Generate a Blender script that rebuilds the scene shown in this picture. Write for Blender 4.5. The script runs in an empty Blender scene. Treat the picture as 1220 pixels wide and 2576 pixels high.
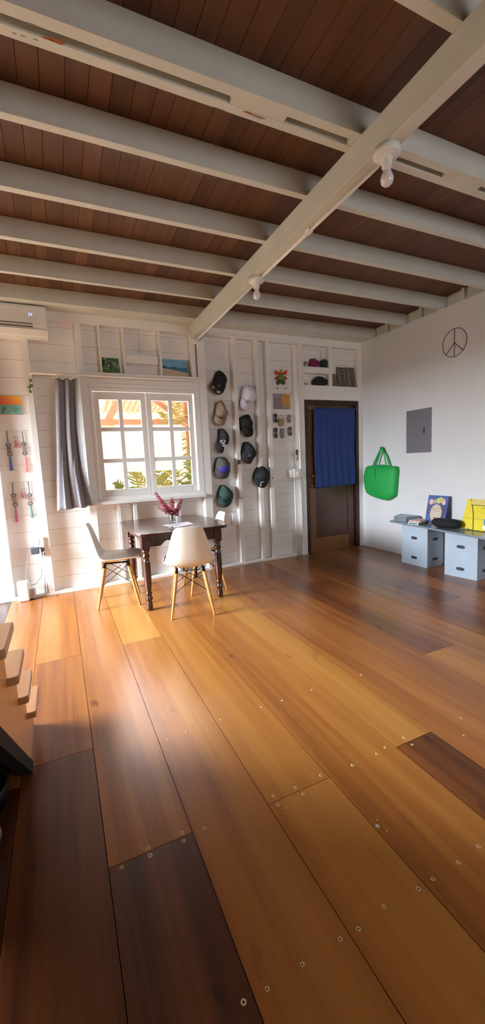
import bpy, math, random
from mathutils import Vector, Matrix
random.seed(7)
C = bpy.context.scene.collection
SC = bpy.context.scene
# ---------------------------------------------------------------- camera
FP, CX, CY, CH = 1006.774, 610.0, 1288.0, 1.30
def _rot(p, r, y):
    cy, sy, cp, sp, cr, sr = math.cos(y), math.sin(y), math.cos(p), math.sin(p), math.cos(r), math.sin(r)
    Rx = Matrix(((1, 0, 0), (0, cp, -sp), (0, sp, cp)))
    Rz = lambda c, s: Matrix(((c, -s, 0), (s, c, 0), (0, 0, 1)))
    return Rz(cr, sr) @ Rx @ Matrix(((1, 0, 0), (0, 0, -1), (0, 1, 0))) @ Rz(cy, sy)
RM = _rot(.120998894, -.0458932297, .424201146)
def at(u, v, ax, val):
    """where the sight line of photo pixel (u, v) meets the plane <axis ax> = val"""
    d = RM.transposed() @ Vector(((u - CX) / FP, (v - CY) / FP, 1))
    c = Vector((0, 0, CH)); return c + d * ((val - c[ax]) / d[ax])
cam = bpy.data.cameras.new('camera'); co = bpy.data.objects.new('camera', cam); C.objects.link(co)
cam.sensor_fit = 'VERTICAL'; cam.sensor_height = 36; cam.lens = FP / 2576 * 36; cam.clip_start = .02
m = Matrix.Identity(4)
for i in range(3):
    m[i][0] = RM[0][i]; m[i][1] = -RM[1][i]; m[i][2] = -RM[2][i]
m[2][3] = CH; co.matrix_world = m; SC.camera = co
# ---------------------------------------------------------------- materials
def L(h):
    h = h.lstrip('#'); v = [int(h[i:i + 2], 16) / 255 for i in (0, 2, 4)]
    return tuple((c / 12.92 if c <= .04045 else ((c + .055) / 1.055) ** 2.4) for c in v) + (1,)
def mat(name, col, rough=.5, metal=0, var=0, vs=8, bump=0, bs=40, coat=0, trans=0, emit=0, ior=1.45, sss=0, stretch=None, alpha=1):
    M = bpy.data.materials.new(name); M.use_nodes = True
    n, l = M.node_tree.nodes, M.node_tree.links; b = n['Principled BSDF']
    c = L(col) if isinstance(col, str) else col
    b.inputs['Base Color'].default_value = c; b.inputs['Roughness'].default_value = rough
    b.inputs['Metallic'].default_value = metal; b.inputs['Coat Weight'].default_value = coat
    b.inputs['Coat Roughness'].default_value = .12
    b.inputs['Transmission Weight'].default_value = trans; b.inputs['IOR'].default_value = ior
    if emit: b.inputs['Emission Color'].default_value = c; b.inputs['Emission Strength'].default_value = emit
    if var or bump:
        tc = n.new('ShaderNodeTexCoord'); mp = n.new('ShaderNodeMapping'); l.new(tc.outputs['Object'], mp.inputs[0])
        if stretch: mp.inputs['Scale'].default_value = stretch
    if var:
        t = n.new('ShaderNodeTexNoise'); t.inputs['Scale'].default_value = vs; t.inputs['Detail'].default_value = 5
        l.new(mp.outputs[0], t.inputs[0]); r = n.new('ShaderNodeValToRGB')
        r.color_ramp.elements[0].position = .3; r.color_ramp.elements[1].position = .7
        r.color_ramp.elements[0].color = tuple(x * (1 - var) for x in c[:3]) + (1,)
        r.color_ramp.elements[1].color = tuple(min(1, x * (1 + var * .5)) for x in c[:3]) + (1,)
        l.new(t.outputs[0], r.inputs[0]); l.new(r.outputs[0], b.inputs['Base Color'])
    if bump:
        t2 = n.new('ShaderNodeTexNoise'); t2.inputs['Scale'].default_value = bs; t2.inputs['Detail'].default_value = 4
        l.new(mp.outputs[0], t2.inputs[0]); bm = n.new('ShaderNodeBump'); bm.inputs['Strength'].default_value = bump
        bm.inputs['Distance'].default_value = .01
        l.new(t2.outputs[0], bm.inputs['Height']); l.new(bm.outputs[0], b.inputs['Normal'])
    return M
def wood(name, stops, grain=(30, 1.2, 30), rough=.4, coat=0, tone=True, knots=0, dark=.55, rv=.12):
    """streaky board material; the per-board 'tone' attribute shifts the grain and picks the board's own colour"""
    M = bpy.data.materials.new(name); M.use_nodes = True
    n, l = M.node_tree.nodes, M.node_tree.links; b = n['Principled BSDF']
    tc = n.new('ShaderNodeTexCoord'); mp = n.new('ShaderNodeMapping'); mp.inputs['Scale'].default_value = grain
    at_ = n.new('ShaderNodeAttribute'); at_.attribute_name = 'tone'
    sh = n.new('ShaderNodeVectorMath'); sh.operation = 'MULTIPLY_ADD'
    cmb = n.new('ShaderNodeCombineXYZ')
    for i in range(3): l.new(at_.outputs['Fac'], cmb.inputs[i])
    sh.inputs[1].default_value = (3.1, 17.3, 5.7); l.new(cmb.outputs[0], sh.inputs[0]); l.new(tc.outputs['Object'], sh.inputs[2])
    l.new(sh.outputs[0], mp.inputs[0])
    t = n.new('ShaderNodeTexNoise'); t.inputs['Scale'].default_value = 1; t.inputs['Detail'].default_value = 6; t.inputs['Roughness'].default_value = .6
    l.new(mp.outputs[0], t.inputs[0])
    mp2 = n.new('ShaderNodeMapping'); mp2.inputs['Scale'].default_value = tuple(g * .16 for g in grain); l.new(sh.outputs[0], mp2.inputs[0])
    t2 = n.new('ShaderNodeTexNoise'); t2.inputs['Scale'].default_value = 1; t2.inputs['Detail'].default_value = 3; l.new(mp2.outputs[0], t2.inputs[0])
    a1 = n.new('ShaderNodeMath'); a1.operation = 'MULTIPLY_ADD'; a1.inputs[1].default_value = .45; l.new(t.outputs[0], a1.inputs[0])
    a2 = n.new('ShaderNodeMath'); a2.operation = 'MULTIPLY_ADD'; a2.inputs[1].default_value = .6; l.new(t2.outputs[0], a2.inputs[0])
    a3 = n.new('ShaderNodeMath'); a3.operation = 'MULTIPLY_ADD'; a3.inputs[1].default_value = .75; a3.inputs[2].default_value = -.38
    l.new(at_.outputs['Fac'], a3.inputs[0]); l.new(a3.outputs[0], a2.inputs[2]); l.new(a2.outputs[0], a1.inputs[2])
    fac = a1.outputs[0]
    if knots:
        mk = n.new('ShaderNodeMapping'); mk.inputs['Scale'].default_value = (11, 4.5, 11); l.new(sh.outputs[0], mk.inputs[0])
        nk = n.new('ShaderNodeTexNoise'); nk.inputs['Scale'].default_value = 1; nk.inputs['Detail'].default_value = 2; l.new(mk.outputs[0], nk.inputs[0])
        kr = n.new('ShaderNodeMapRange'); kr.inputs[1].default_value = .69; kr.inputs[2].default_value = .8; kr.inputs[4].default_value = -.26; l.new(nk.outputs[0], kr.inputs[0])
        ms = n.new('ShaderNodeMapping'); ms.inputs['Scale'].default_value = (110, 2.2, 110); l.new(sh.outputs[0], ms.inputs[0])
        n3 = n.new('ShaderNodeTexNoise'); n3.inputs['Scale'].default_value = 1; n3.inputs['Detail'].default_value = 3; l.new(ms.outputs[0], n3.inputs[0])
        sr = n.new('ShaderNodeMath'); sr.operation = 'MULTIPLY_ADD'; sr.inputs[1].default_value = .1; sr.inputs[2].default_value = -.05; l.new(n3.outputs[0], sr.inputs[0])
        k1 = n.new('ShaderNodeMath'); l.new(a1.outputs[0], k1.inputs[0]); l.new(kr.outputs[0], k1.inputs[1])
        k2 = n.new('ShaderNodeMath'); l.new(k1.outputs[0], k2.inputs[0]); l.new(sr.outputs[0], k2.inputs[1]); fac = k2.outputs[0]
    r = n.new('ShaderNodeValToRGB'); e = r.color_ramp.elements
    while len(e) < len(stops): e.new(.5)
    for k, (p, c) in enumerate(stops): e[k].position = p; e[k].color = L(c)
    l.new(fac, r.inputs[0]); l.new(r.outputs[0], b.inputs['Base Color'])
    mr = n.new('ShaderNodeMapRange'); mr.inputs[3].default_value = rough - rv; mr.inputs[4].default_value = rough + rv
    l.new(t2.outputs[0], mr.inputs[0]); l.new(mr.outputs[0], b.inputs['Roughness'])
    b.inputs['Coat Weight'].default_value = coat; b.inputs['Coat Roughness'].default_value = .25
    bp = n.new('ShaderNodeBump'); bp.inputs['Strength'].default_value = .12; bp.inputs['Distance'].default_value = .004
    l.new(t.outputs[0], bp.inputs['Height']); l.new(bp.outputs[0], b.inputs['Normal'])
    return M
WHITE = mat('white_paint', '#edebe8', .55, var=.05, vs=3, bump=.06, bs=60)
WHITE2 = mat('white_paint_beams', '#d3d4cb', .6, var=.07, vs=4, bump=.12, bs=50)
WALLP = mat('white_plaster', '#d9d8d9', .6, var=.04, vs=2, bump=.04, bs=90)
GAP = mat('board_gap', '#b3ada6', .9)
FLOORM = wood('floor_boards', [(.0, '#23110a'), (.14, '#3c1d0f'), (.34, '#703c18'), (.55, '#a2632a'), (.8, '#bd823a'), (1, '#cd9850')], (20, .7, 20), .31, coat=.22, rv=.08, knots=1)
SUB = mat('subfloor', '#1c0f08', .9)
CEILM = wood('ceiling_boards', [(.0, '#2a170d'), (.4, '#50321e'), (.7, '#6d482c'), (1, '#8a6242')], (24, 1.5, 24), .55)
PUTTY = mat('putty', '#d9b888', .6); HOLE = mat('screw_hole', '#140b06', .8)
PLASTIC = mat('white_plastic', '#e9e8e6', .35)
CHAIRW = mat('chair_shell', '#ece7dc', .38, coat=.15)
LEGW = wood('chair_leg_wood', [(0, '#9a6a34'), (.5, '#c08c4c'), (1, '#d6a968')], (60, 60, 4), .4)
WIRE = mat('black_wire', '#17130f', .4, metal=.6)
TABLE = wood('table_mahogany', [(0, '#230d08'), (.5, '#3a170e'), (1, '#552418')], (30, 3, 30), .18, coat=.6, rv=.05)
DOORW = wood('door_wood', [(0, '#2f160e'), (.5, '#4a2617'), (1, '#643a24')], (26, 26, 1.4), .3, coat=.3)
DOORLIT = wood('door_wood_lit', [(0, '#5c3a1c'), (.5, '#7d5229'), (1, '#926438')], (26, 26, 1.4), .35, coat=.2)  # paler copy of the door wood; light on left stile and bottom rail painted in
DARKF = wood('door_frame_wood', [(0, '#1c0f0a'), (.5, '#33190f'), (1, '#462619')], (26, 26, 1.4), .4)
GREYC = mat('grey_cloth', '#8d8b92', .9, var=.12, vs=30, bump=.15, bs=300)
BLUEC = mat('blue_cloth', '#2a3f7c', .85, var=.12, vs=6, bump=.1, bs=300)
GREEN = mat('green_bag', '#21a24a', .6, var=.1, vs=6, bump=.2, bs=30)
GREYP = mat('grey_paint', '#7e8994', .3, var=.06, vs=5, coat=.4)
BOXP = mat('pale_grey_board', '#a9b6c4', .6, var=.05, vs=6, bump=.03, bs=80)
SLOT = mat('dark_slot', '#27313b', .6)
PANELG = mat('panel_grey', '#77737a', .45, metal=.15)
CHROME = mat('chrome', '#c9c5be', .2, metal=1)
GLASS = mat('clear_glass', '#ffffff', .02, trans=1, ior=1.45)
PANE = bpy.data.materials.new('window_glass'); PANE.use_nodes = True
_n, _l = PANE.node_tree.nodes, PANE.node_tree.links; _n.remove(_n['Principled BSDF'])
_t = _n.new('ShaderNodeBsdfTransparent'); _g = _n.new('ShaderNodeBsdfGlossy'); _g.inputs['Roughness'].default_value = .02
_x = _n.new('ShaderNodeMixShader'); _x.inputs[0].default_value = .06
_l.new(_t.outputs[0], _x.inputs[1]); _l.new(_g.outputs[0], _x.inputs[2]); _l.new(_x.outputs[0], _n['Material Output'].inputs[0])
DARKW = mat('low_bounce_brown', '#5a3a26', .6, var=.3, vs=5)  # dark colour given to unseen walls so they bounce less light
TGLASS = bpy.data.materials.new('thin_glass'); TGLASS.use_nodes = True
_n, _l = TGLASS.node_tree.nodes, TGLASS.node_tree.links; _n.remove(_n['Principled BSDF'])
_t = _n.new('ShaderNodeBsdfTransparent'); _t.inputs[0].default_value = (.93, .96, .95, 1); _g = _n.new('ShaderNodeBsdfGlossy'); _g.inputs['Roughness'].default_value = .03
_f = _n.new('ShaderNodeLayerWeight'); _f.inputs[0].default_value = .18; _x = _n.new('ShaderNodeMixShader')
_l.new(_f.outputs['Facing'], _x.inputs[0]); _l.new(_t.outputs[0], _x.inputs[1]); _l.new(_g.outputs[0], _x.inputs[2]); _l.new(_x.outputs[0], _n['Material Output'].inputs[0])
STAIRT = wood('stair_tread_wood', [(0, '#8d5a34'), (.5, '#b78358'), (1, '#cfa47a')], (26, 3, 26), .4, coat=.2)
STAIRP = wood('stair_panel_wood', [(0, '#a5662a'), (.5, '#cf8f48'), (1, '#e0a960')], (3, 8, 8), .4)
BLACK = mat('black_paint', '#0b0909', .85)
DARKR = mat('dark_rubber', '#0d0e10', .4)
SEATM = {}
def col(h, rough=.6, **k):
    key = (h, rough, tuple(sorted(k.items())))
    if key not in SEATM: SEATM[key] = mat('colour_' + h.strip('#'), h, rough, **k)
    return SEATM[key]
# ---------------------------------------------------------------- mesh builder
class MB:
    def __init__(s): s.v = []; s.f = []; s.m = []; s.t = []; s.sm = []; s.tone = .5
    def _add(s, vs, fs, m=0, smooth=False):
        o = len(s.v); s.v += [Vector(p) for p in vs]
        for f in fs: s.f.append([i + o for i in f]); s.m.append(m); s.t.append(s.tone); s.sm.append(smooth)
        return s
    def box(s, x0, x1, y0, y1, z0, z1, m=0):
        x0, x1 = sorted((x0, x1)); y0, y1 = sorted((y0, y1)); z0, z1 = sorted((z0, z1))
        v = [(x, y, z) for x in (x0, x1) for y in (y0, y1) for z in (z0, z1)]
        return s._add(v, [(0, 1, 3, 2), (4, 6, 7, 5), (0, 4, 5, 1), (2, 3, 7, 6), (0, 2, 6, 4), (1, 5, 7, 3)], m)
    def obox(s, c, ax, ay, az, m=0):
        c, ax, ay, az = map(Vector, (c, ax, ay, az))
        v = [c + ax * i + ay * j + az * k for i in (-1, 1) for j in (-1, 1) for k in (-1, 1)]
        f = [(0, 1, 3, 2), (4, 6, 7, 5), (0, 4, 5, 1), (2, 3, 7, 6), (0, 2, 6, 4), (1, 5, 7, 3)]
        if ax.cross(ay).dot(az) < 0: f = [q[::-1] for q in f]
        return s._add(v, f, m)
    def prism(s, pts, d, m=0):
        """closed polygon of 3-D points pushed along vector d"""
        p = [Vector(q) for q in pts]; d = Vector(d); n = len(p)
        nr = Vector((0, 0, 0))
        for i in range(n): nr += p[i].cross(p[(i + 1) % n])
        if nr.dot(d) > 0: p.reverse()
        f = [list(range(n)), [n + i for i in range(n)][::-1]] + [(i, i + n, (i + 1) % n + n, (i + 1) % n) for i in range(n)]
        f[2:] = [q[::-1] for q in f[2:]]; f[2:] = [q[::-1] for q in f[2:]]
        return s._add(p + [q + d for q in p], f, m)
    def tube(s, pts, r, n=8, m=0, smooth=True, closed=False):
        p = [Vector(q) for q in pts]; k = len(p); rs = r if isinstance(r, (list, tuple)) else [r] * k
        vs = []; pu = None
        for i in range(k):
            if closed: d = p[(i + 1) % k] - p[i - 1]
            else: d = p[min(i + 1, k - 1)] - p[max(i - 1, 0)]
            d.normalize()
            u = pu - d * pu.dot(d) if pu else d.orthogonal()
            if u.length < 1e-6: u = d.orthogonal()
            u.normalize(); pu = u; w = d.cross(u)
            vs += [p[i] + (u * math.cos(2 * math.pi * j / n) + w * math.sin(2 * math.pi * j / n)) * rs[i] for j in range(n)]
        fs = [(i * n + j, i * n + (j + 1) % n, (i + 1) % k * n + (j + 1) % n, (i + 1) % k * n + j) for i in range(k if closed else k - 1) for j in range(n)]
        if not closed: fs += [list(range(n))[::-1], [(k - 1) * n + j for j in range(n)]]
        return s._add(vs, fs, m, smooth)
    def lathe(s, prof, c=(0, 0, 0), n=16, m=0, smooth=True, ax=(0, 0, 1)):
        """profile of (radius, height) turned about axis ax through c"""
        c = Vector(c); a = Vector(ax).normalized(); u = Vector((1, 0, 0)) if abs(a.x) < .9 else Vector((0, 1, 0))
        u = (u - a * u.dot(a)).normalized(); w = a.cross(u); k = len(prof)
        vs = [c + a * z + (u * math.cos(2 * math.pi * j / n) + w * math.sin(2 * math.pi * j / n)) * max(r, 1e-5) for r, z in prof for j in range(n)]
        fs = [(i * n + j, i * n + (j + 1) % n, (i + 1) * n + (j + 1) % n, (i + 1) * n + j) for i in range(k - 1) for j in range(n)]
        fs += [list(range(n))[::-1], [(k - 1) * n + j for j in range(n)]]
        return s._add(vs, fs, m, smooth)
    def ball(s, c, rx, ry=None, rz=None, m=0, n=14, k=8):
        ry = ry or rx; rz = rz or rx; c = Vector(c)
        vs = [c + Vector((rx * math.sin(math.pi * i / k) * math.cos(2 * math.pi * j / n), ry * math.sin(math.pi * i / k) * math.sin(2 * math.pi * j / n), -rz * math.cos(math.pi * i / k))) for i in range(k + 1) for j in range(n)]
        return s._add(vs, [(i * n + j, i * n + (j + 1) % n, (i + 1) * n + (j + 1) % n, (i + 1) * n + j) for i in range(k) for j in range(n)], m, True)
    def grid(s, fn, nu, nv, m=0, smooth=True):
        vs = [fn(i / nu, j / nv) for j in range(nv + 1) for i in range(nu + 1)]
        return s._add(vs, [(j * (nu + 1) + i, j * (nu + 1) + i + 1, (j + 1) * (nu + 1) + i + 1, (j + 1) * (nu + 1) + i) for j in range(nv) for i in range(nu)], m, smooth)
    def puff(s, pts, nrm, depth, back, m=0, p=.5, sub=4):
        """soft shell: outline of 3-D points bulging by depth along nrm, with a rim going back to the wall"""
        P = [Vector(q) for q in pts]; k0 = len(P); o = []
        for i in range(k0):                                    # Catmull-Rom smoothing of the outline
            a, b, c, d = P[i - 1], P[i], P[(i + 1) % k0], P[(i + 2) % k0]
            for q in range(sub):
                t = q / sub
                o.append(.5 * ((2 * b) + (c - a) * t + (2 * a - 5 * b + 4 * c - d) * t * t + (3 * b - a - 3 * c + d) * t ** 3))
        n = Vector(nrm).normalized(); k = len(o); cen = sum(o, Vector()) / k
        A = sum((o[i].cross(o[(i + 1) % k]) for i in range(k)), Vector())
        if A.dot(n) < 0: o.reverse()
        vs = [q - n * back for q in o]; R_ = [1, .97, .9, .78, .62, .42, .2]
        for r in R_: vs += [cen + (q - cen) * r + n * depth * (1 - r ** 2) ** p for q in o]
        vs.append(cen + n * depth); L_ = len(R_)
        fs = [(i * k + j, i * k + (j + 1) % k, (i + 1) * k + (j + 1) % k, (i + 1) * k + j) for i in range(L_) for j in range(k)]
        fs += [(L_ * k + j, L_ * k + (j + 1) % k, len(vs) - 1) for j in range(k)] + [list(range(k))[::-1]]
        return s._add(vs, fs, m, True)
    def build(s, name, mats, parent=None, bevel=0, local=False, subd=0, solid=0, bseg=2, origin=None):
        if not isinstance(mats, (list, tuple)): mats = [mats]
        if parent is not None and not local:
            off = wloc(parent)
        elif parent is None and not local:
            off = Vector(origin) if origin else Vector(((min(v.x for v in s.v) + max(v.x for v in s.v)) / 2, (min(v.y for v in s.v) + max(v.y for v in s.v)) / 2, min(v.z for v in s.v)))
        else: off = Vector()
        me = bpy.data.meshes.new(name); me.from_pydata([v - off for v in s.v], [], s.f)
        for M in mats: me.materials.append(M)
        me.polygons.foreach_set('material_index', s.m); me.polygons.foreach_set('use_smooth', s.sm)
        a = me.attributes.new('tone', 'FLOAT', 'FACE'); a.data.foreach_set('value', s.t)
        me.update(); o = bpy.data.objects.new(name, me); C.objects.link(o)
        if parent is not None: o.parent = parent
        elif not local: o.location = off
        if solid: q = o.modifiers.new('solid', 'SOLIDIFY'); q.thickness = solid; q.offset = 0
        if bevel: q = o.modifiers.new('bevel', 'BEVEL'); q.width = bevel; q.segments = bseg; q.limit_method = 'ANGLE'; q.angle_limit = .7
        if subd: q = o.modifiers.new('subd', 'SUBSURF'); q.levels = subd; q.render_levels = subd
        return o
def wloc(o):
    v = Vector(o.location)
    while o.parent: o = o.parent; v += Vector(o.location)
    return v
def tag(o, label, cat=None, group=None, kind=None):
    o['label'] = label
    if cat: o['category'] = cat
    if group: o['group'] = group
    if kind: o['kind'] = kind
    return o
def thing(name, loc, label, cat, group=None, rz=0):
    o = bpy.data.objects.new(name, None); C.objects.link(o); o.location = loc; o.rotation_euler = (0, 0, rz); o.empty_display_size = .05
    return tag(o, label, cat, group)
def struct(mb, name, mats, label, **k):
    return tag(mb.build(name, mats, **k), label, None, None, 'structure')
TN = [0]
def trim(mb, label, mats=None, **k):
    TN[0] += 1
    return struct(mb, 'trim_%d' % TN[0], mats or WHITE, label, **k)
def text_part(name, txt, size, M, parent, mtx, extrude=.001):
    cu = bpy.data.curves.new(name, 'FONT'); cu.body = txt; cu.size = size; cu.extrude = extrude; cu.align_x = 'CENTER'; cu.align_y = 'CENTER'
    o = bpy.data.objects.new(name, cu); C.objects.link(o); bpy.context.view_layer.update()
    me = bpy.data.meshes.new_from_object(o.evaluated_get(bpy.context.evaluated_depsgraph_get()))
    bpy.data.objects.remove(o); me.materials.clear(); me.materials.append(M); me.transform(mtx)
    me.transform(Matrix.Translation(-wloc(parent)))
    p = bpy.data.objects.new(name, me); C.objects.link(p); p.parent = parent
    return p
def frame_to(loc, right, up):
    r = Vector(right).normalized(); u = Vector(up).normalized(); n = r.cross(u)
    return Matrix(((r.x, u.x, n.x, loc[0]), (r.y, u.y, n.y, loc[1]), (r.z, u.z, n.z, loc[2]), (0, 0, 0, 1)))
def dup(root, loc, rz, label):
    r = root.copy(); C.objects.link(r); r.location = loc; r.rotation_euler = (0, 0, rz); r['label'] = label
    for ch in list(root.children):
        c = ch.copy(); C.objects.link(c); c.parent = r
        for g in list(ch.children):
            d = g.copy(); C.objects.link(d); d.parent = c
    return r
# ---------------------------------------------------------------- room shell
W, SF, SD = 4.045, 4.62, 4.705            # right wall, face of the studs, face of the siding
XL, YF, ZC, ZJ = -2.7, -2.2, 3.035, 2.905
OX0, OX1, OZ0, OZ1 = .40, 1.525, 1.003, 2.135     # window opening
DX0, DX1, DZ = 3.062, 3.975, 2.105                # door opening
# floor boards along y, each with a tone and butt joints; stair shade toned into the left ones
fb = MB()
edges = [XL, -2.32, -2.03, -1.73, -1.44, -1.145, -.852, -.558, -.265, .03, .318, .612, .9, 1.268, 1.49, 1.78, 2.06, 2.36, 2.65, 2.94, 3.24, 3.53, 3.82, W + .06]
joints = {8: [1.9, 2.965], 9: [1.265], 10: [2.975], 11: [1.243], 13: [1.247], 15: [.77], 16: [1.80], 17: [3.5], 14: [3.0], 19: [2.4], 7: [1.8]}  # nearer joint in the board beside the stairs is added to start its shade tone
tones = {5: [.1], 6: [.1, .45], 7: [.1, .45], 8: [.24, .42, .52], 9: [.08, .6], 10: [.58, .85], 11: [.71, .64], 12: [.62], 13: [.16, .66], 14: [.56, .5], 15: [.42, .42], 16: [.46, .34], 17: [.4, .42], 18: [.33], 19: [.38, .3], 20: [.35], 21: [.28], 22: [.32]}  # near pieces of the boards by the stairs darkened as painted shade
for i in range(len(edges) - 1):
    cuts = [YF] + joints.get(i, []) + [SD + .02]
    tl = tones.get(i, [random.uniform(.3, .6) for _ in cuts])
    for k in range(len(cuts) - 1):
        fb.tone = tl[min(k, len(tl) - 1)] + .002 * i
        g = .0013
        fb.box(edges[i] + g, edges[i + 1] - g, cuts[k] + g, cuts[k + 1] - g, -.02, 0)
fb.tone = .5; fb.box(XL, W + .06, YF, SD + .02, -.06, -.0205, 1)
nails = [(.063, 1.801), (.36, 1.791), (.459, 1.803), (.642, 1.809), (.873, 1.802), (.36, 1.258), (.283, 1.279), (.28, 1.247), (.162, 1.278), (.163, 1.247), (.651, 1.268), (.645, 1.225), (.748, 1.264), (.758, 1.222), (.874, 1.268), (1.347, 1.275), (1.225, 1.268), (1.164, 1.256), (1.344, 1.225), (.873, .77), (.746, .779), (.642, .768), (.582, .771), (.459, .77), (.354, .767), (.291, .771), (.935, .77), (1.049, .77), (1.155, .776), (1.026, 1.252), (1.598, 1.159), (.1, .77), (1.3, .78), (1.42, .775), (1.55, 1.8), (1.0, 1.8), (1.2, 1.81), (1.7, 1.25), (.07, 1.25)]
for (x, y) in nails:
    rr = random.uniform(.006, .0082)
    fb.lathe([(rr, .0001), (rr * .9, .0006), (rr * .4, .0007)], (x, y, 0), 10, 2); fb.lathe([(rr * .4, .0006), (rr * .36, .0009)], (x, y, 0), 8, 3)
for (u, v, r_) in [(950, 2078, .008), (973, 2090, .003), (948, 2062, .003), (720, 2033, .004)]:
    p = at(u, v, 2, 0); fb.lathe([(r_, .0001), (r_ * .8, .0006)], (p.x, p.y, 0), 9, 4)
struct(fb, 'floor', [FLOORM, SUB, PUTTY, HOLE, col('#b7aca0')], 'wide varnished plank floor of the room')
# ceiling boards along y
cb = MB(); x = XL; HX0, HX1 = -1.16, -.19          # stairwell opening
while x < W + .5:
    w_ = random.choice([.088, .098, .098, .104]); cb.tone = random.uniform(.42, .64)
    cb.box(x + .0012, x + w_ - .0012, .7 if HX0 < x + w_ and x < HX1 else YF, SD + .1, ZC + random.uniform(0, .0015), ZC + .02); x += w_
cb.tone = .3
for q in ((XL - .1, W + .6, .7, SD + .15), (XL - .1, HX0, YF - .1, .7), (HX1, W + .6, YF - .1, .7)): cb.box(*q, ZC + .021, ZC + .06, 1)
struct(cb, 'ceiling', [CEILM, SUB], 'dark stained board ceiling above the white joists')
# back wall: horizontal siding boards, cut round the window and the door
wb = MB(); zs = [1.734 + .174 * k for k in range(-10, 9)]
zs = sorted([0.0] + [z for z in zs if .02 < z < ZC] + [ZC])
def spans(z0, z1):
    xs = [(XL - .1, W + .5)]
    out = []
    for a, b in xs:
        cut = [(a, b)]
        for (hx0, hx1, hz0, hz1) in ((OX0, OX1, OZ0, OZ1), (DX0, DX1, 0, DZ)):
            if z1 > hz0 + 1e-4 and z0 < hz1 - 1e-4:
                cut = [q for (p, r) in cut for q in (((p, min(r, hx0)), (max(p, hx1), r)) if p < hx1 and r > hx0 else ((p, r),)) if q[1] - q[0] > .002]
        out += cut
    return out
for i in range(len(zs) - 1):
    a, b = zs[i], zs[i + 1]
    brk = sorted({a, b} | {z for z in (OZ0, OZ1, DZ) if a < z < b})
    for k in range(len(brk) - 1):
        za, zb = brk[k] + (.0012 if brk[k] == a else 0), brk[k + 1] - (.0012 if brk[k + 1] == b else 0)
        for (p, q) in spans(brk[k], brk[k + 1]):
            wb.box(p, q, SD + random.uniform(0, .0012), SD + .02, za, zb)
            wb.box(p, q, SD + .02, SD + .05, brk[k], brk[k + 1], 1)
struct(wb, 'wall_back', [WHITE, GAP], 'white painted horizontal board wall with the window and door')
rw = MB(); rw.box(W, W + .12, 2.0, SD, 0, ZJ)
rd = MB(); rd.box(W + .01, W + .12, YF, 2.0, 0, ZJ); trim(rd, 'unseen dark wall added beyond the smooth white wall', DARKW)  # dark stretch put in out of view to cut bounce light
struct(rw, 'wall_right', WALLP, 'smooth white wall behind the low shelf and peace sign')
rw2 = MB(); rw2.box(W + .5, W + .6, YF, SD + .1, 0, ZC + .02); trim(rw2, 'white boarding beyond the top of the smooth wall')
LO = (2.75, 4.45, .0, 2.0)               # open double doorway in the left wall
lw = MB(); lw.box(XL - .1, XL, YF, LO[0], 0, ZC); lw.box(XL - .1, XL, LO[1], SD, 0, ZC); lw.box(XL - .1, XL, LO[0], LO[1], LO[3], ZC)
struct(lw, 'wall_left', DARKW, 'unseen wall darkened to cut bounce light, with the open double doorway beside the stairs')
FO = (1.5, 3.4, 1.2, 2.5)                # unseen opening behind the viewer, added to brighten the far wall and joists
fw = MB(); fw.box(XL - .1, FO[0], YF - .1, YF, 0, ZC); fw.box(FO[1], W + .6, YF - .1, YF, 0, ZC); fw.box(FO[0], FO[1], YF - .1, YF, 0, FO[2]); fw.box(FO[0], FO[1], YF - .1, YF, FO[3], ZC); struct(fw, 'wall_front', DARKW, 'unseen wall darkened to cut bounce light, with added light opening behind the viewer')
# joists, beam, rim and plate
def joist(y0, y1, label, extra=None):
    j = MB(); j.box(XL if y0 > .7 else HX1, W + .5, y0, y1, ZJ, ZC)
    if y0 < .7: j.box(XL, HX0, y0, y1, ZJ, ZC)
    if extra: extra(j)
    return trim(j, label, [WHITE2, col('#9a5a35', .8), col('#8f8a80', .9)], bevel=.0025)
names = ['nearest single', 'third', 'fourth', 'fifth', 'sixth']
for (y0, y1), lb in zip([(1.18, 1.228), (2.225, 2.27), (2.757, 2.805), (3.305, 3.353), (3.85, 3.892)], ['white ceiling joist nearest the viewer', 'white ceiling joist just beyond the paired joist', 'white ceiling joist third from the wall with the window', 'white ceiling joist second from the wall with the window', 'white ceiling joist closest to the wall with the window']):
    joist(y0, y1, lb)
joist(.62, .665, 'white ceiling joist above the viewer'); joist(.06, .105, 'white ceiling joist directly overhead'); joist(-.5, -.455, 'white ceiling joist behind the viewer'); joist(-1.05, -1.005, 'white ceiling joist well behind the viewer'); joist(-1.6, -1.555, 'white ceiling joist by the wall behind the viewer')
def pair(j):
    j.box(XL, W + .5, 1.82, 1.862, ZJ, ZC)
    for (a, b) in ((.85, 1.13), (1.505, 1.60), (2.2, 2.5), (3.2, 3.45), (-1.9, -1.6)): j.box(a, b, 1.782, 1.82, ZJ + .0015, ZC)
    # torn paint on the underside
    for (cx, cy, sx, sy, mm) in ((.142, 1.812, .03, .012, 1), (.11, 1.815, .02, .006, 1), (.06, 1.782, .018, .004, 2), (.0, 1.84, .008, .003, 2), (.03, 1.838, .012, .003, 2), (.072, 1.835, .012, .003, 2), (.95, 1.83, .03, .006, 1), (1.0, 1.832, .05, .008, 2), (.82, 1.86, .04, .003, 2)):
        n = 11; j.prism([(cx + sx * math.cos(2 * math.pi * i / n) * random.uniform(.6, 1.1), cy + sy * math.sin(2 * math.pi * i / n) * random.uniform(.6, 1.1), ZJ - .0006) for i in range(n)], (0, 0, .0009), mm)
joist(1.735, 1.782, 'pair of white joists with gap between and chipped paint', pair)
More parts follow.
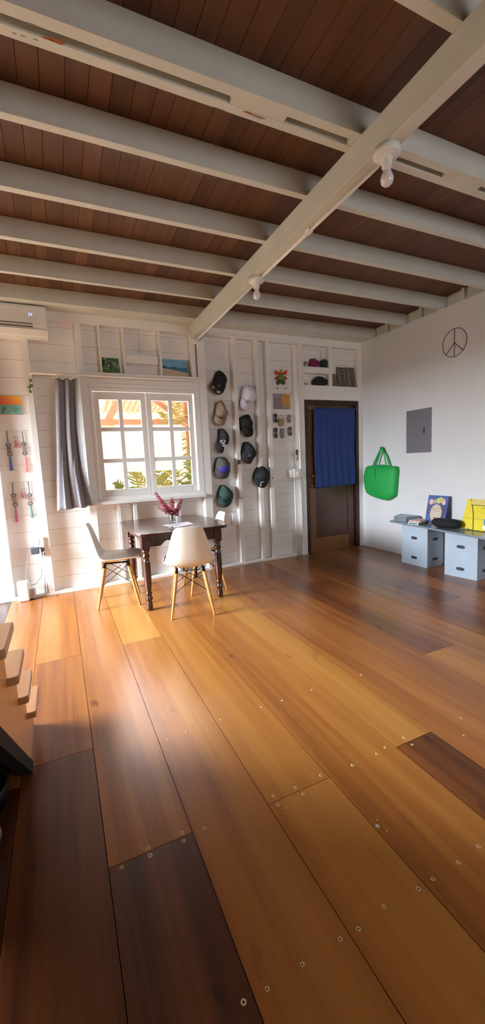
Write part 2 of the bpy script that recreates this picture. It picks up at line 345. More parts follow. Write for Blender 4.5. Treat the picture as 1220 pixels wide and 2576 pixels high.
rim = MB(); rim.box(XL, W + .5, 4.40, SD + .02, ZJ, ZC); trim(rim, 'white rim board along the top of the window wall', WHITE2, bevel=.003)
pl = MB(); pl.box(XL, W, SF, SD, 2.815, ZJ); trim(pl, 'white top plate above the wall studs', bevel=.003)
bm = MB(); bm.box(1.53, 1.605, YF, SF, 2.755, ZJ - .0005); trim(bm, 'white main beam crossing under the joists', WHITE2, bevel=.003)
for k, (a, b) in enumerate([(3.9, 4.39), (3.36, 3.845), (2.81, 3.3), (2.275, 2.75), (1.87, 2.22)]):
    q = MB(); q.box(W + .06, W + .1, a, b, ZJ, ZC); q.box(W + .02, W + .06, a + .25, a + .29, ZJ, ZC)
    trim(q, ['white block between rim board and joist above smooth wall', 'white block between first and second joist above smooth wall', 'white block between second and third joist above smooth wall', 'white block between third and fourth joist above smooth wall', 'white block beside the paired joists above smooth wall'][k], WHITE2)
# studs and framing of the back wall
def stud(x0, x1, z0, z1, label, yf=SF, lean=0):
    s = MB(); s.prism([(x0 + lean, yf, z1), (x1 + lean, yf, z1), (x1, yf, z0), (x0, yf, z0)], (0, SD - yf, 0)); return trim(s, label, bevel=.002)
PZ = 2.815
stud(-.203, -.148, .03, 2.64, 'white stud left of the curtain ending under the air conditioner', lean=-.012)
stud(-.61, -.525, .03, PZ, 'white stud at the left end of the window wall')
stud(.287, .34, 2.33, PZ, 'white stud at the left end of the cubbies above the window')
def px(u, v): return at(u, v, 1, SF).x
for (u0, u1, v, lb) in ((237, 247, 815, 'white stud between the empty cubby and the jungle painting'), (298.5, 308.5, 820, 'white stud right of the jungle painting'), (391, 401.5, 830, 'white stud left of the beach painting')):
    stud(px(u0, v) + .028, px(u1, v) + .004, 2.33, PZ, lb)
stud(1.523, 1.575, 2.33, PZ, 'white stud right of the beach painting')
cp = MB(); a, b = at(316, 889, 1, SF), at(396, 911, 1, SF); cp.box(a.x - .004, b.x + .01, SF + .004, SD, 2.445, 2.53); trim(cp, 'white cross block in the cubby with the pipe')
stud(1.595, 1.69, .0, 2.815, 'white post under the main beam', yf=SF - .01)
bk = MB(); bk.box(1.53, 1.69, SF - .005, SD, 2.7, 2.815); trim(bk, 'white block capping the post under the main beam')
stud(2.043, 2.098, .03, PZ, 'white stud holding the slim wall strip'); stud(2.352, 2.402, .03, PZ, 'white stud right of the white cap'); stud(2.508, 2.562, .03, PZ, 'white stud left of the sunglasses')
stud(2.985, 3.062, .03, PZ, 'white stud at the left of the door'); stud(3.975, W - .002, .0, PZ, 'white strip in the corner right of the door')
hd = MB(); hd.box(.287, 1.595, SF, SD, 2.21, 2.33); trim(hd, 'white lintel board above the window', bevel=.003)
dh = MB(); dh.box(3.062, 3.975, SF, SD, DZ, at(900, 974, 1, SF).z); trim(dh, 'white board between the door and its cubbies', bevel=.003)
zc1, zc2 = at(795, 923, 1, SF).z, at(795, 938.5, 1, SF).z
zdb = at(900, 974, 1, SF).z
sh = MB(); sh.box(3.062, px(828, 930) + .004, SF + .003, SD, zc2, zc1); trim(sh, 'white shelf board between the two small cubbies above the door')
stud(px(827, 900), px(835, 900), zdb, PZ, 'white stud between the small cubbies and the metal plates'); stud(px(901, 900) - .01, 3.9749, zdb, PZ, 'white stud right of the metal plates')
for (u0, u1, v, lb) in ((227, 247, 1330, 'white short stud under the left end of the window'), (294, 304, 1300, 'white short stud under the window behind the chair'), (335, 346, 1300, 'white short stud under the window behind the table'), (442, 454, 1290, 'white short stud under the window behind the flowers'), (513, 523, 1270, 'white short stud under the window beside the post')):
    stud(px(u0, v) + .012, px(u1, v) + .004, .03, .92, lb)
sp = MB(); sp.box(XL, DX0, SF - .006, SD, 0, .032); struct(sp, 'baseboard_back', WHITE, 'thin white sole plate along the foot of the window wall', bevel=.003)
# ---------------------------------------------------------------- window
wr = bpy.data.objects.new('window_1', None); C.objects.link(wr); wr.location = (.96, SF, .92)
tag(wr, 'white two leaf window with twelve small panes', None, None, 'structure')
w = MB(); w.box(.287, OX0, SF - .012, SD, .955, 2.21); w.box(OX1, 1.594, SF - .012, SD, .955, 2.21); w.box(OX0, OX1, SF - .012, SD, OZ1, 2.21); w.box(OX0, OX1, SF - .012, SD, .955, OZ0)
w.box(OX0 - .035, OX0 - .03, SF - .0135, SF, .955, 2.21, 1); w.box(.31, 1.56, SF - .0135, SF, 2.172, 2.175, 1)
w.build('window_frame', [WHITE, GAP], wr, bevel=.002)
w = MB(); w.box(.285, 1.594, SF - .055, SD, .92, .955); w.build('window_sill', WHITE, wr, bevel=.004)
GX = .962
for (a, b, lab) in ((OX0 + .004, GX - .002, None), (GX + .002, OX1 - .012, None)):
    s = MB(); y0, y1 = SF + .008, SF + .043; st = .058
    z0, z1 = OZ0 + .0005, OZ1 - .004
    s.box(a, a + st, y0, y1, z0, z1); s.box(b - st, b, y0, y1, z0, z1); s.box(a + st, b - st, y0, y1, z1 - .082, z1); s.box(a + st, b - st, y0, y1, z0, z0 + .072)
    mx = (a + b) / 2; s.box(mx - .022, mx + .022, y0 + .004, y1 - .004, z0 + .072, z1 - .082)
    zz = [z0 + .072, 0, 0, z1 - .082]; hgt = (zz[3] - zz[0] - 2 * .046) / 3
    zb = [zz[0] + hgt, zz[0] + hgt + .046, zz[0] + 2 * hgt + .046, zz[0] + 2 * hgt + .092]
    for (p, q) in ((zb[0], zb[1]), (zb[2], zb[3])): s.box(a + st, b - st, y0 + .003, y1 - .003, p, q)
    so = s.build('sash', WHITE, wr, bevel=.004)
    for (xa, xb) in ((a + st, mx - .022), (mx + .022, b - st)):
        for (p, q) in ((zz[0], zb[0]), (zb[1], zb[2]), (zb[3], zz[3])):
            g = MB(); g.box(xa - .004, xb + .004, y0 + .017, y0 + .02, p - .004, q + .004); g.build('pane', PANE, so)
k = MB(); k.lathe([(.004, 0), (.004, .012), (.012, .016), (.014, .024), (.009, .032), (.001, .034)], at(386, 1194, 1, SF + .008), 12, ax=(0, -1, 0)); k.build('window_knob', col('#c9a79b', .4), wr)
# ---------------------------------------------------------------- door
dr = bpy.data.objects.new('door_1', None); C.objects.link(dr); dr.location = (3.52, SF + .03, 0)
tag(dr, 'dark wooden door with a blue cloth over its upper half', None, None, 'structure')
f = MB(); f.box(DX0, DX0 + .055, SF - .004, SD + .05, 0, DZ - .0005); f.box(DX1 - .05, DX1, SF - .004, SD + .05, 0, DZ); f.box(DX0 + .055, DX1 - .05, SF - .004, SD + .05, DZ - .06, DZ); f.build('door_frame', DARKF, dr, bevel=.003)
x0, x1, zt = DX0 + .057, DX1 - .052, DZ - .062; yl = SF + .035
lf = MB(); lf.box(x0, x0 + .12, yl, yl + .04, .0, zt, 1); lf.box(x1 - .12, x1, yl, yl + .04, .0, zt); lf.box(x0 + .12, x1 - .12, yl, yl + .04, .0, .2, 1); lf.box(x0 + .12, x1 - .12, yl, yl + .04, zt - .12, zt); lf.box(x0 + .12, x1 - .12, yl, yl + .04, .95, 1.08)
lf.box(x0 + .12, x1 - .12, yl + .014, yl + .032, .2, .95); lf.box(x0 + .12, x1 - .12, yl + .014, yl + .032, 1.08, zt - .12)
lf.build('door_leaf', [DOORW, DOORLIT], dr, bevel=.003)
hp = at(783, 1197, 1, yl); h = MB(); h.lathe([(.022, 0), (.022, .006), (.012, .01), (.01, .045)], hp, 14, ax=(0, -1, 0)); h.tube([hp + Vector((0, -.045, 0)), hp + Vector((.05, -.048, 0)), hp + Vector((.1, -.044, .002))], [.009, .009, .007], 10); h.build('door_handle', CHROME, dr)
hp = at(783, 1222, 1, yl); h = MB(); h.lathe([(.026, 0), (.026, .012), (.016, .014), (.014, .03), (.001, .031)], hp, 14, ax=(0, -1, 0)); h.build('door_lock', CHROME, dr)
t = MB(); p = at(793, 1200, 1, yl - .03); t.box(p.x - .005, p.x + .005, p.y - .003, p.y, p.z - .07, p.z); o = t.build('key_tag', col('#d8303a')); tag(o, 'small red key tag hanging from the door handle', 'key tag')
# door curtain and its rod
y = SF - .02; a, b = at(779, 1027, 1, y), at(896, 1030, 1, y)
r = MB(); r.tube([(a.x, y, a.z), (b.x, y, a.z)], .005, 10); 
for xx in (a.x, b.x): r.ball((xx, y, a.z), .009); r.box(xx - .004, xx + .004, y, SF + .002, a.z - .006, a.z + .004)
tag(r.build('curtain_rod', CHROME), 'thin pale rod across the top of the wooden door', 'curtain rod')
xa, xb = at(788, 1030, 1, y).x, at(891, 1030, 1, y).x; zb0, zb1 = at(795, 1229, 1, y).z, at(893, 1217, 1, y).z; zt = a.z + .006
def dcf(u, v):
    x = xa + (xb - xa) * u; z = zt + (zb0 + (zb1 - zb0) * u - zt) * v
    return Vector((x + .004 * math.sin(9 * v), y - .008 + .0022 * math.sin(u * 38 + .8 * math.sin(v * 4)) * min(1, .3 + v) + .004 * math.sin(v * 3.2), z))
dc = MB(); dc.grid(dcf, 60, 40); tag(dc.build('door_curtain', BLUEC, solid=.002), 'plain blue cloth curtain hanging over the wooden door', 'curtain')
# ---------------------------------------------------------------- window curtain and rod
y = 4.545
zr = at(300, 948, 1, y).z; xr0, xr1 = at(75, 938, 1, y).x, at(498, 957, 1, y).x
r = MB(); r.tube([(xr0, y, zr), (xr1, y, zr)], .0125, 12); r.box(xr0 - .004, xr0 + .012, y, SF + .004, zr - .012, zr + .012); r.box(xr1 - .012, xr1, y, SF + .004, zr - .012, zr + .012)
tag(r.build('curtain_rod', WHITE, bevel=.002), 'long white curtain rod above the window', 'curtain rod')
top = [(136, 955), (193, 956)]; lft = [(136, 954), (139, 1100), (140, 1200), (141.5, 1285)]; rgt = [(193.5, 955), (200, 1080), (214, 1180), (237, 1272)]
def interp(P, v):
    t_ = v * (len(P) - 1); i = min(int(t_), len(P) - 2); t_ -= i
    return (P[i][0] + (P[i + 1][0] - P[i][0]) * t_, P[i][1] + (P[i + 1][1] - P[i][1]) * t_)
def cf(u, v):
    a, b = interp(lft, v), interp(rgt, v); A, B = at(a[0], a[1], 1, y), at(b[0], b[1], 1, y)
    p = A.lerp(B, u); amp = .022 + .008 * v
    p.y = y - .012 + amp * math.sin(u * (17 - 2 * v) + 1.2) + .012 * math.sin(u * 31 + 2 * v); p.z += -.006 * math.cos(u * 17)
    p.x += .01 * math.sin(u * 34 + 1)
    return p
cu = MB(); cu.grid(cf, 90, 50); cur = cu.build('window_curtain', GREYC, solid=.002); tag(cur, 'grey cloth curtain gathered at the left of the window', 'curtain')
for i, u in enumerate((143, 158, 164, 172)):
    p = at(u, 948, 1, y); g = MB()
    g.tube([(p.x + .004 * math.sin(i), y + .019 * math.cos(q * math.pi / 8), zr - .008 + .024 * math.sin(q * math.pi / 8)) for q in range(16)], .0025, 6, closed=True)
    g.build('curtain_ring', PLASTIC, cur)
# bamboo bells at the left end of the rod
bl = at(73, 945, 1, 4.53); r = thing('bead_hanger', (bl.x, 4.53, bl.z - .2), 'string of small green round beads hanging at left end of the window rod', 'ornament')
s = MB(); s.tube([(bl.x, 4.53, bl.z), at(76, 988, 1, 4.53)], .002, 6); s.build('string', col('#7f8468'), r)
for (u, v) in ((77, 957), (79, 970), (74, 974), (76, 985)):
    p = at(u, v, 1, 4.53); q = MB(); q.ball(p, .0155); q.lathe([(.006, -.017), (.006, -.012)], p, 8, ax=(0, -1, 0)); q.build('bead', col('#6d7a55', .5, var=.2, vs=40), r)
# ---------------------------------------------------------------- air conditioner
yf = 4.47
p0, p1 = at(114, 771, 1, yf), at(119, 846, 1, yf)
ax1 = p0.x; az1, az0 = p0.z + .004, p1.z; ax0 = ax1 - .84
ac = thing('air_conditioner', ((ax0 + ax1) / 2, SD, az0), 'white split air conditioner unit high on the window wall', 'air conditioner')
b = MB(); prof = [(SD - .001, az0 + .006), (yf + .06, az0), (yf + .012, az0 + .05), (yf, az0 + .1), (yf, az1 - .03), (yf + .02, az1), (SD - .001, az1)]
b.prism([(ax0, y_, z_) for y_, z_ in prof], (ax1 - ax0, 0, 0)); b.build('housing', PLASTIC, ac, bevel=.006)
fl = MB(); fl.obox(((ax0 + ax1) / 2, yf + .022, az0 + .037), ((ax1 - ax0) / 2 - .03, 0, 0), (0, -.02, .022), (0, .003, .003)); fl.build('air_flap', col('#dcdcda', .4), ac)
for zz in (.072, .098):
    v = MB(); v.box(ax0 + .05, at(83, 825, 1, yf).x, yf - .001, yf + .02, az0 + zz, az0 + zz + .012)
    v.build('air_slot', col('#77716c', .7), ac)
lp = at(76, 791, 1, yf); text_part('display_digits', '24', .036, mat('display_blue', '#7d9dff', .5, emit=2.2), ac, frame_to((lp.x, yf - .0006, lp.z), (1, 0, 0), (0, 0, 1)), .0004)
# ---------------------------------------------------------------- electrical bits
def curve_through(P, sub=5):
    o = []
    for i in range(len(P) - 1):
        a, b, c, d = P[max(i - 1, 0)], P[i], P[i + 1], P[min(i + 2, len(P) - 1)]
        for q in range(sub):
            t = q / sub; o.append(.5 * ((2 * b) + (c - a) * t + (2 * a - 5 * b + 4 * c - d) * t * t + (3 * b - a - 3 * c + d) * t ** 3))
    return o + [P[-1]]
def conduit(pts, r, label, name='conduit_pipe', clip=(), M=None):
    s = MB(); s.tube(pts, r, 10); o = s.build(name, M or WHITE); return tag(o, label, 'pipe')
def arc(c, r, a0, a1, n=6, y=None):
    return [(c[0] + r * math.cos(a0 + (a1 - a0) * i / n), y, c[1] + r * math.sin(a0 + (a1 - a0) * i / n)) for i in range(n + 1)]
cby = SD - .012
# conduit run along the beam with the two bulbs
bulbs = [(1.566, 1.60), (1.570, 3.004)]
zb = 2.755
conduit([(1.592, 1.665, zb - .011), (1.592, 2.945, zb - .011)], .0105, 'white pipe under the beam between the two bulbs')
conduit([(1.592, 3.06, zb - .011), (1.597, 4.52, zb - .013), (1.615, SF - .028, zb - .03), (1.7, SF - .02, zb + .038)], .0105, 'white pipe under the beam from the far bulb to the post')
jc = MB(); jc.box(1.572, 1.606, 2.27, 2.32, zb - .0205, zb + .002); tag(jc.build('pipe_clip', PLASTIC, bevel=.002), 'small white pipe clip on the beam between the bulbs', 'clip')
for (bx, by), lb in zip(bulbs, ('bare white bulb on the beam nearest the viewer', 'bare white bulb on the beam farther from the viewer')):
    r = thing('light_bulb_holder', (bx, by, zb), lb, 'light')
    q = MB(); q.lathe([(.062, 0), (.062, -.026), (.054, -.034), (.03, -.036), (.025, -.05), (.024, -.078), (.018, -.08)], (bx, by, zb), 24); q.build('holder', col('#dfe0da', .4), r)
    q = MB(); q.lathe([(.015, -.076), (.0155, -.085), (.02, -.099), (.028, -.116), (.0315, -.132), (.027, -.148), (.015, -.159), (.001, -.162)], (bx, by, zb), 20); q.build('bulb', mat('bulb_glass', '#e6dfe2', .12, coat=.5), r)
# pipe along the top plate to the door stud, then down to the box
yp = SF - .014; zt = at(640, 853, 1, yp).z; xd = at(742.5, 900, 1, yp).x
bend = [(xd - .06 + .06 * math.sin(q * math.pi / 12), yp, zt - .06 + .06 * math.cos(q * math.pi / 12)) for q in range(7)]
zbx = at(745, 1180, 1, yp).z
conduit([(1.7, yp, zt + .005)] + bend + [(xd, yp, zbx)], .0105, 'white pipe along the top plate bending down beside the door')
xc = at(737.5, 1000, 1, cby).x
conduit([(at(730, 985, 1, cby).x, SD, at(731, 985, 1, cby).z), (xc - .02, cby, at(731, 995, 1, cby).z), (xc, cby, at(735, 1050, 1, cby).z), (xc + .012, cby, zbx)], .009, 'white pipe on the boards left of the door pipe')
r = thing('switch_box', (at(746, 1190, 1, SF).x, SF - .04, at(746, 1202, 1, SF).z), 'white switch box beside the door on the stud with pipes', 'switch box')
a, b = at(740, 1180, 1, SF - .045), at(758, 1201, 1, SF - .045)
q = MB(); q.box(a.x, b.x, SF - .045, SF, b.z, a.z); q.build('housing', PLASTIC, r, bevel=.005)
q = MB(); c0 = at(733, 1185, 1, SF - .03); q.box(c0.x, a.x, SF - .03, SD, b.z + .006, a.z - .012); q.build('side_box', PLASTIC, r, bevel=.004)
q = MB(); c0 = (a + b) / 2; q.obox((c0.x, SF - .048, c0.z), (.012, 0, 0), (0, .004, .003), (0, 0, .022)); q.build('rocker', col('#f1f1f1', .3), r, bevel=.002)
for i, u in enumerate((741, 745.2, 749.4, 753.8)):
    p = at(u, 1203, 1, SF - .012); conduit([(p.x, SF - .012, p.z + .006), (p.x, SF - .012, .0)], .0075, ['leftmost thin white pipe below the switch box', 'second thin white pipe below the switch box', 'third thin white pipe below the switch box', 'rightmost thin white pipe below the switch box'][i])
kp = at(746.5, 1131, 1, SF - .03); kb = at(747, 1158, 1, SF - .03)
r = thing('key_ornament', (kp.x, SF - .03, kb.z), 'small dark and pink charm strip on the pipe above the switch box', 'ornament')
q = MB(); q.box(kp.x - .016, kp.x + .016, SF - .036, SF - .02, kp.z - .075, kp.z); q.build('plate', col('#55524f', .5), r, bevel=.003)
q = MB(); q.box(kp.x - .013, kp.x + .017, SF - .037, SF - .0245, kb.z + .032, kb.z + .06); q.build('band', col('#cf9d9d', .6), r)
q = MB(); q.tube([(kp.x + .003 + .012 * math.cos(i * .5236), SF - .03, kb.z + .014 + .012 * math.sin(i * .5236)) for i in range(12)], .004, 6, closed=True); q.build('ring', col('#4d4b4a', .5), r)
# outlet with two pipes between the studs behind the chair
p = at(596, 1305, 1, SD - .05)
r = thing('wall_outlet', (p.x, SD, p.z - .06), 'white outlet box low on the boards right of the table', 'outlet')
a, b = at(585, 1291, 1, SD - .05), at(606, 1319, 1, SD - .05)
q = MB(); q.box(a.x, b.x, SD - .05, SD, b.z, a.z); q.build('housing', PLASTIC, r, bevel=.005)
q = MB(); q.box(a.x + .02, b.x - .02, SD - .052, SD - .049, b.z + .02, a.z - .02); q.build('face_plate', col('#d5dade', .3), r)
for i, u in enumerate((597, 603)):
    q = at(u, 1321, 1, SD - .015); conduit([(q.x, SD - .015, q.z + .02), (q.x, SD - .015, 0)], .009, ['left of two white pipes below the outlet right of table', 'right of two white pipes below the outlet right of table'][i])
# slim strip on the stud
a, b = at(598, 1168, 1, SF - .012), at(611, 1250, 1, SF - .012)
r = thing('wall_strip', ((a.x + b.x) / 2, SF - .012, b.z), 'slim white and pale pink strip with dark top on a stud', 'wall strip')
xc = 2.066
q = MB(); q.box(xc - .022, xc + .022, SF - .02, SF, b.z, at(605, 1193, 1, SF - .012).z); q.build('lower_cover', col('#e9dcdc', .4), r, bevel=.003)
q = MB(); q.box(xc - .026, xc + .026, SF - .026, SF, at(605, 1193, 1, SF).z, at(603, 1168, 1, SF).z); q.build('upper_cover', PLASTIC, r, bevel=.003)
q = MB(); q.box(xc - .018, xc + .016, SF - .022, SF, at(603, 1168, 1, SF).z, at(602, 1157, 1, SF).z); q.build('dark_cap', col('#55585a', .5), r, bevel=.004)
q = MB(); q.box(xc - .026, xc + .028, SF - .026, SF, b.z - .016, b.z); q.build('end_clip', col('#b7aaa8', .5), r)
nb = MB(); p = at(685.5, 1203, 1, SF); nb.lathe([(.009, 0), (.009, .003), (.001, .005)], p, 10, ax=(0, -1, 0)); tag(nb.build('nail_head', col('#4c3a2c')), 'single dark nail head on stud right of the lowest cap', 'nail')
# pipes inside the cubbies above the window
p1 = at(352, 886, 1, cby); p2 = at(352, 845, 1, cby); p3 = at(390, 830, 1, cby)
conduit([(p1.x, cby, p1.z)] + [(p2.x, cby, p2.z), (p2.x + .006, cby, p2.z + .03), (p2.x + .03, cby, p3.z), (p3.x + .05, cby, p3.z)], .009, 'bent white pipe inside the cubby left of the beach painting')
p1, p2 = at(402, 836, 1, cby), at(482, 842, 1, cby); conduit([(p1.x, cby, p1.z), (p2.x, cby, p1.z)], .01, 'straight white pipe above the beach painting')
p1, p2, p3 = at(761, 871, 1, cby), at(798, 876, 1, cby), at(809, 892, 1, cby)
conduit([(p1.x - .02, cby, p1.z), (p2.x, cby, p1.z), (p3.x - .008, cby, p2.z - .01), (p3.x, cby, p3.z), (p3.x, cby, p3.z - .1)], .009, 'bent white pipe inside the upper cubby above the door')
# outlet, plug, cable and router at the left
p = at(98, 1368, 1, SF - .02)
r = thing('wall_outlet', (p.x, SF - .02, p.z - .07), 'white socket plate on the boards beside the left stud', 'outlet')
a, b = at(85, 1353, 1, SF - .01), at(112, 1378, 1, SF - .01); q = MB(); q.box(a.x, b.x, SF - .02, SD, b.z, a.z); q.build('housing', PLASTIC, r, bevel=.003)
for (u, v) in ((99, 1359), (99, 1364), (99, 1369)):
    c = at(u, v, 1, SF - .02); q = MB(); q.box(c.x - .003, c.x + .003, SF - .0215, SF - .019, c.z - .004, c.z + .004); q.build('socket_hole', SLOT, r)
a, b = at(77, 1382, 1, SF - .05), at(99, 1393, 1, SF - .05)
r = thing('plug_adapter', ((a.x + b.x) / 2, SF - .03, b.z), 'dark grey power adapter plugged under the socket plate', 'adapter')
q = MB(); q.box(a.x, b.x, SF - .06, SF + .03, b.z, a.z + .012); q.build('adapter_body', col('#525c66', .5), r, bevel=.004)
c0, c1 = at(102, 1380, 1, SF - .03), at(112, 1388, 1, SF - .03); q = MB(); q.box(c0.x, c1.x, SF - .03, SF + .03, c1.z, c0.z + .012); q.build('plug', col('#6d6a68', .5), r, bevel=.003)
rb0, rb1 = at(38, 1466, 1, SF - .07), at(76, 1508, 1, SF - .07)
cpts = [at(77, 1384, 1, SF - .04), at(71, 1388, 1, SF - .04), at(69, 1410, 1, SF - .03), at(66, 1440, 1, SF - .03), at(64, 1466, 1, SF - .045)]
tag(MB().tube(cpts, .0025, 6).build('power_cable', col('#9aa0a4', .5)), 'thin grey cable from the adapter down to the white box', 'cable')
r = thing('router_box', ((rb0.x + rb1.x) / 2, SF - .05, .0), 'white upright router box on the floor by the left stud', 'router')
q = MB(); q.box(rb0.x + .012, rb1.x, SF - .085, SF - .0065, .0, rb0.z); q.build('casing', PLASTIC, r, bevel=.012)
q = MB(); c0 = at(90, 1487, 1, SF - .03); q.box(rb1.x - .002, c0.x, SF - .06, SF - .008, .012, .11); q.build('side_block', col('#a7a7ac', .6), r, bevel=.004)
q = MB().tube([at(78, 1473, 1, SF - .03), at(92, 1468, 1, SF - .03), at(97, 1458, 1, SF - .03), at(104, 1450, 1, SF - .03), at(105, 1432, 1, SF - .02)], .004, 6); tag(q.build('power_cable', col('#8b8f96', .5)), 'short looped cable beside the white router box', 'cable')
for i, (u0, u1) in enumerate(((106, 118), (112, 124))):
    c0, c1 = at(u0, 1394, 1, SF + .02), at(u1, 1492, 1, SF + .02); conduit([(c0.x, SF + .02, c0.z + .02), (c1.x - .01, SF + .02, .03)], .008, ['left of two thin pipes under the left socket plate', 'right of two thin pipes under the left socket plate'][i], M=col('#d5d8e2', .4))
# ---------------------------------------------------------------- paintings
def canvas(name, c00, c10, c01, thick, shapes, label, base, back=(0, 1, 0), cat='painting'):
    """c00 lower left, c10 lower right, c01 upper left; shapes = [(polygon in 0..1, colour)] painted in thin layers"""
    O, X, Y = Vector(c00), Vector(c10) - Vector(c00), Vector(c01) - Vector(c00); n = X.cross(Y).normalized()
    mats = [base] + [s[1] for s in shapes]
    q = MB(); q.prism([O, O + X, O + X + Y, O + Y], -n * thick, 0)
    for i, (poly, _) in enumerate(shapes): q.prism([O + X * a + Y * b + n * (.0004 * (i + 1)) for a, b in poly], -n * .001, i + 1)
    return tag(q.build(name, mats), label, cat)
def ell(cx, cy, rx, ry, n=18, a0=0, a1=2 * math.pi): return [(cx + rx * math.cos(a0 + (a1 - a0) * i / n), cy + ry * math.sin(a0 + (a1 - a0) * i / n)) for i in range(n)]
yb = SD - .012
# jungle
M1 = bpy.data.materials.new('jungle_paint'); M1.use_nodes = True; n, l = M1.node_tree.nodes, M1.node_tree.links
tc = n.new('ShaderNodeTexCoord'); ns = n.new('ShaderNodeTexNoise'); ns.inputs['Scale'].default_value = 26; ns.inputs['Detail'].default_value = 4; l.new(tc.outputs['Object'], ns.inputs[0])
rp = n.new('ShaderNodeValToRGB'); e = rp.color_ramp.elements; e[0].position = .35; e[0].color = L('#33503a'); e[1].position = .68; e[1].color = L('#86b07a'); k_ = e.new(.5); k_.color = L('#6a8f6e'); l.new(ns.outputs[0], rp.inputs[0]); l.new(rp.outputs[0], n['Principled BSDF'].inputs['Base Color'])
o0 = at(258, 932, 1, yb - .06); o1 = at(303, 933, 1, yb - .06); o2 = at(257, 890, 1, yb)
zsh = 2.331; hgt = o2.z - o0.z
canvas('painting', (o0.x, SF + .04, zsh), (o1.x, SF + .04, zsh), (o0.x, SD - .002, zsh + .175), .012, [(ell(.5, .55, .2, .22), col('#4c5b4c')), (ell(.68, .62, .1, .1), col('#87a08b')), (ell(.4, .5, .05, .06), col('#c9c4b4')), ([(.0, .0), (1, 0), (1, .25), (.7, .33), (.4, .22), (0, .3)], col('#587f3c', var=.3, vs=40)), (ell(.75, .85, .1, .03), col('#2d4636')), (ell(.5, .88, .12, .03), col('#2d4636')), ([(0, .3), (.18, .45), (.2, .8), (.1, .9), (0, .8)], col('#2e4a3a'))], 'small green jungle painting leaning in the second cubby above the window', M1)
# beach
bx0, bx1 = at(411, 939, 1, SF + .03).x, at(474, 941, 1, SF + .03).x
canvas('painting', (bx0, SF + .035, zsh), (bx1, SF + .035, zsh), (bx0, SD - .002, zsh + .20), .012, [([(0, .0), (1, 0), (1, .24), (.6, .34), (.3, .42), (0, .5)], col('#d3bba8')), ([(0, .46), (.3, .41), (.6, .33), (1, .24), (1, .5), (0, .52)], col('#3f7fa3')), ([(0, .5), (.08, .62), (.2, .5), (.35, .53), (.48, .57), (.62, .5), (.62, .47), (.2, .46), (0, .47)], col('#355d62')), ([(.68, .5), (.85, .54), (1, .53), (1, .46), (.68, .47)], col('#42718f'))], 'beach and blue sea painting leaning in the right cubby above the window', col('#7db3d8', var=.15, vs=12))
gx = MB(); g0, g1 = bx1 + .004, px(483, 930) + .02
gx.obox(((g0 + g1) / 2 - .005, SD - .02, zsh + .1), ((g1 - g0) / 2, 0, 0), (0, .006, .1 * .995), (0, .002, -.0001)); tag(gx.build('glass_sheet', mat('greyish_glass', '#8f8679', .15)), 'narrow grey glass sheet leaning behind the beach painting', 'glass sheet')
# sunset on the left wall
M2 = bpy.data.materials.new('sunset_paint'); M2.use_nodes = True; n, l = M2.node_tree.nodes, M2.node_tree.links
tc = n.new('ShaderNodeTexCoord'); sx = n.new('ShaderNodeSeparateXYZ'); gr = n.new('ShaderNodeMath'); gr.operation = 'MULTIPLY_ADD'; gr.inputs[1].default_value = .9; g2 = n.new('ShaderNodeMath'); g2.operation = 'MULTIPLY_ADD'; g2.inputs[1].default_value = .9; g2.inputs[2].default_value = -.85
l.new(tc.outputs['Generated'], sx.inputs[0]); l.new(sx.outputs[2], g2.inputs[0]); l.new(sx.outputs[0], gr.inputs[0]); l.new(g2.outputs[0], gr.inputs[2])
rp = n.new('ShaderNodeValToRGB'); e = rp.color_ramp.elements; e[0].color = L('#e3614c'); e[1].color = L('#e8cf45'); k_ = e.new(.5); k_.color = L('#ee8a3e'); l.new(gr.outputs[0], rp.inputs[0]); l.new(rp.outputs[0], n['Principled BSDF'].inputs['Base Color'])
q1, q2, q3 = at(58, 1043, 1, SD - .012), at(55, 996, 1, SD - .012), at(0, 1043, 1, SD - .012)
sx0 = q3.x - .14
canvas('painting', (sx0, SD - .012, q1.z), (q1.x, SD - .012, q1.z), (sx0, SD - .012, q2.z), .0115, [([(0, 0), (1, 0), (1, .52), (0, .52)], col('#7fb5a6', var=.25, vs=20)), (ell(.8, .25, .07, .12), col('#5f9a8b')), ([(.45, .1), (.5, .4), (.52, .42), (.55, .38), (.6, .4), (.56, .3), (.62, .25), (.54, .22), (.52, .1)], col('#5f7f70')), ([(.3, .3), (.36, .42), (.4, .3), (.36, .2)], col('#5f7f70'))], 'orange and teal sunset painting on the left part of the wall', M2)
# orange and purple print
q0, q1, q2 = at(689, 1029, 1, SD - .01), at(730, 1026, 1, SD - .01), at(687.5, 990, 1, SD - .01)
canvas('painting', (q0.x, SD - .01, q0.z), (q1.x, SD - .01, q0.z), (q0.x, SD - .01, q2.z), .0095, [([(.5, .2), (.56, .1), (.9, .12), (1, .3), (1, 1), (.5, 1)], col('#d29a46', var=.15, vs=20)), (ell(.78, .82, .16, .12), col('#c88a45')), ([(.62, .12), (.95, .05), (1, .2), (.9, .32), (.7, .3)], col('#a9a06a')), (ell(.18, .85, .09, .1), col('#b8a6a6')), ([(.12, .1), (.3, .06), (.36, .4), (.3, .75), (.12, .6)], col('#98868a')), ([(.36, .0), (.44, .2), (.5, .28), (.6, .02)], col('#8d86a0'))], 'purple and orange print on the boards below the frog ornament', col('#9a8aa0', var=.2, vs=14))
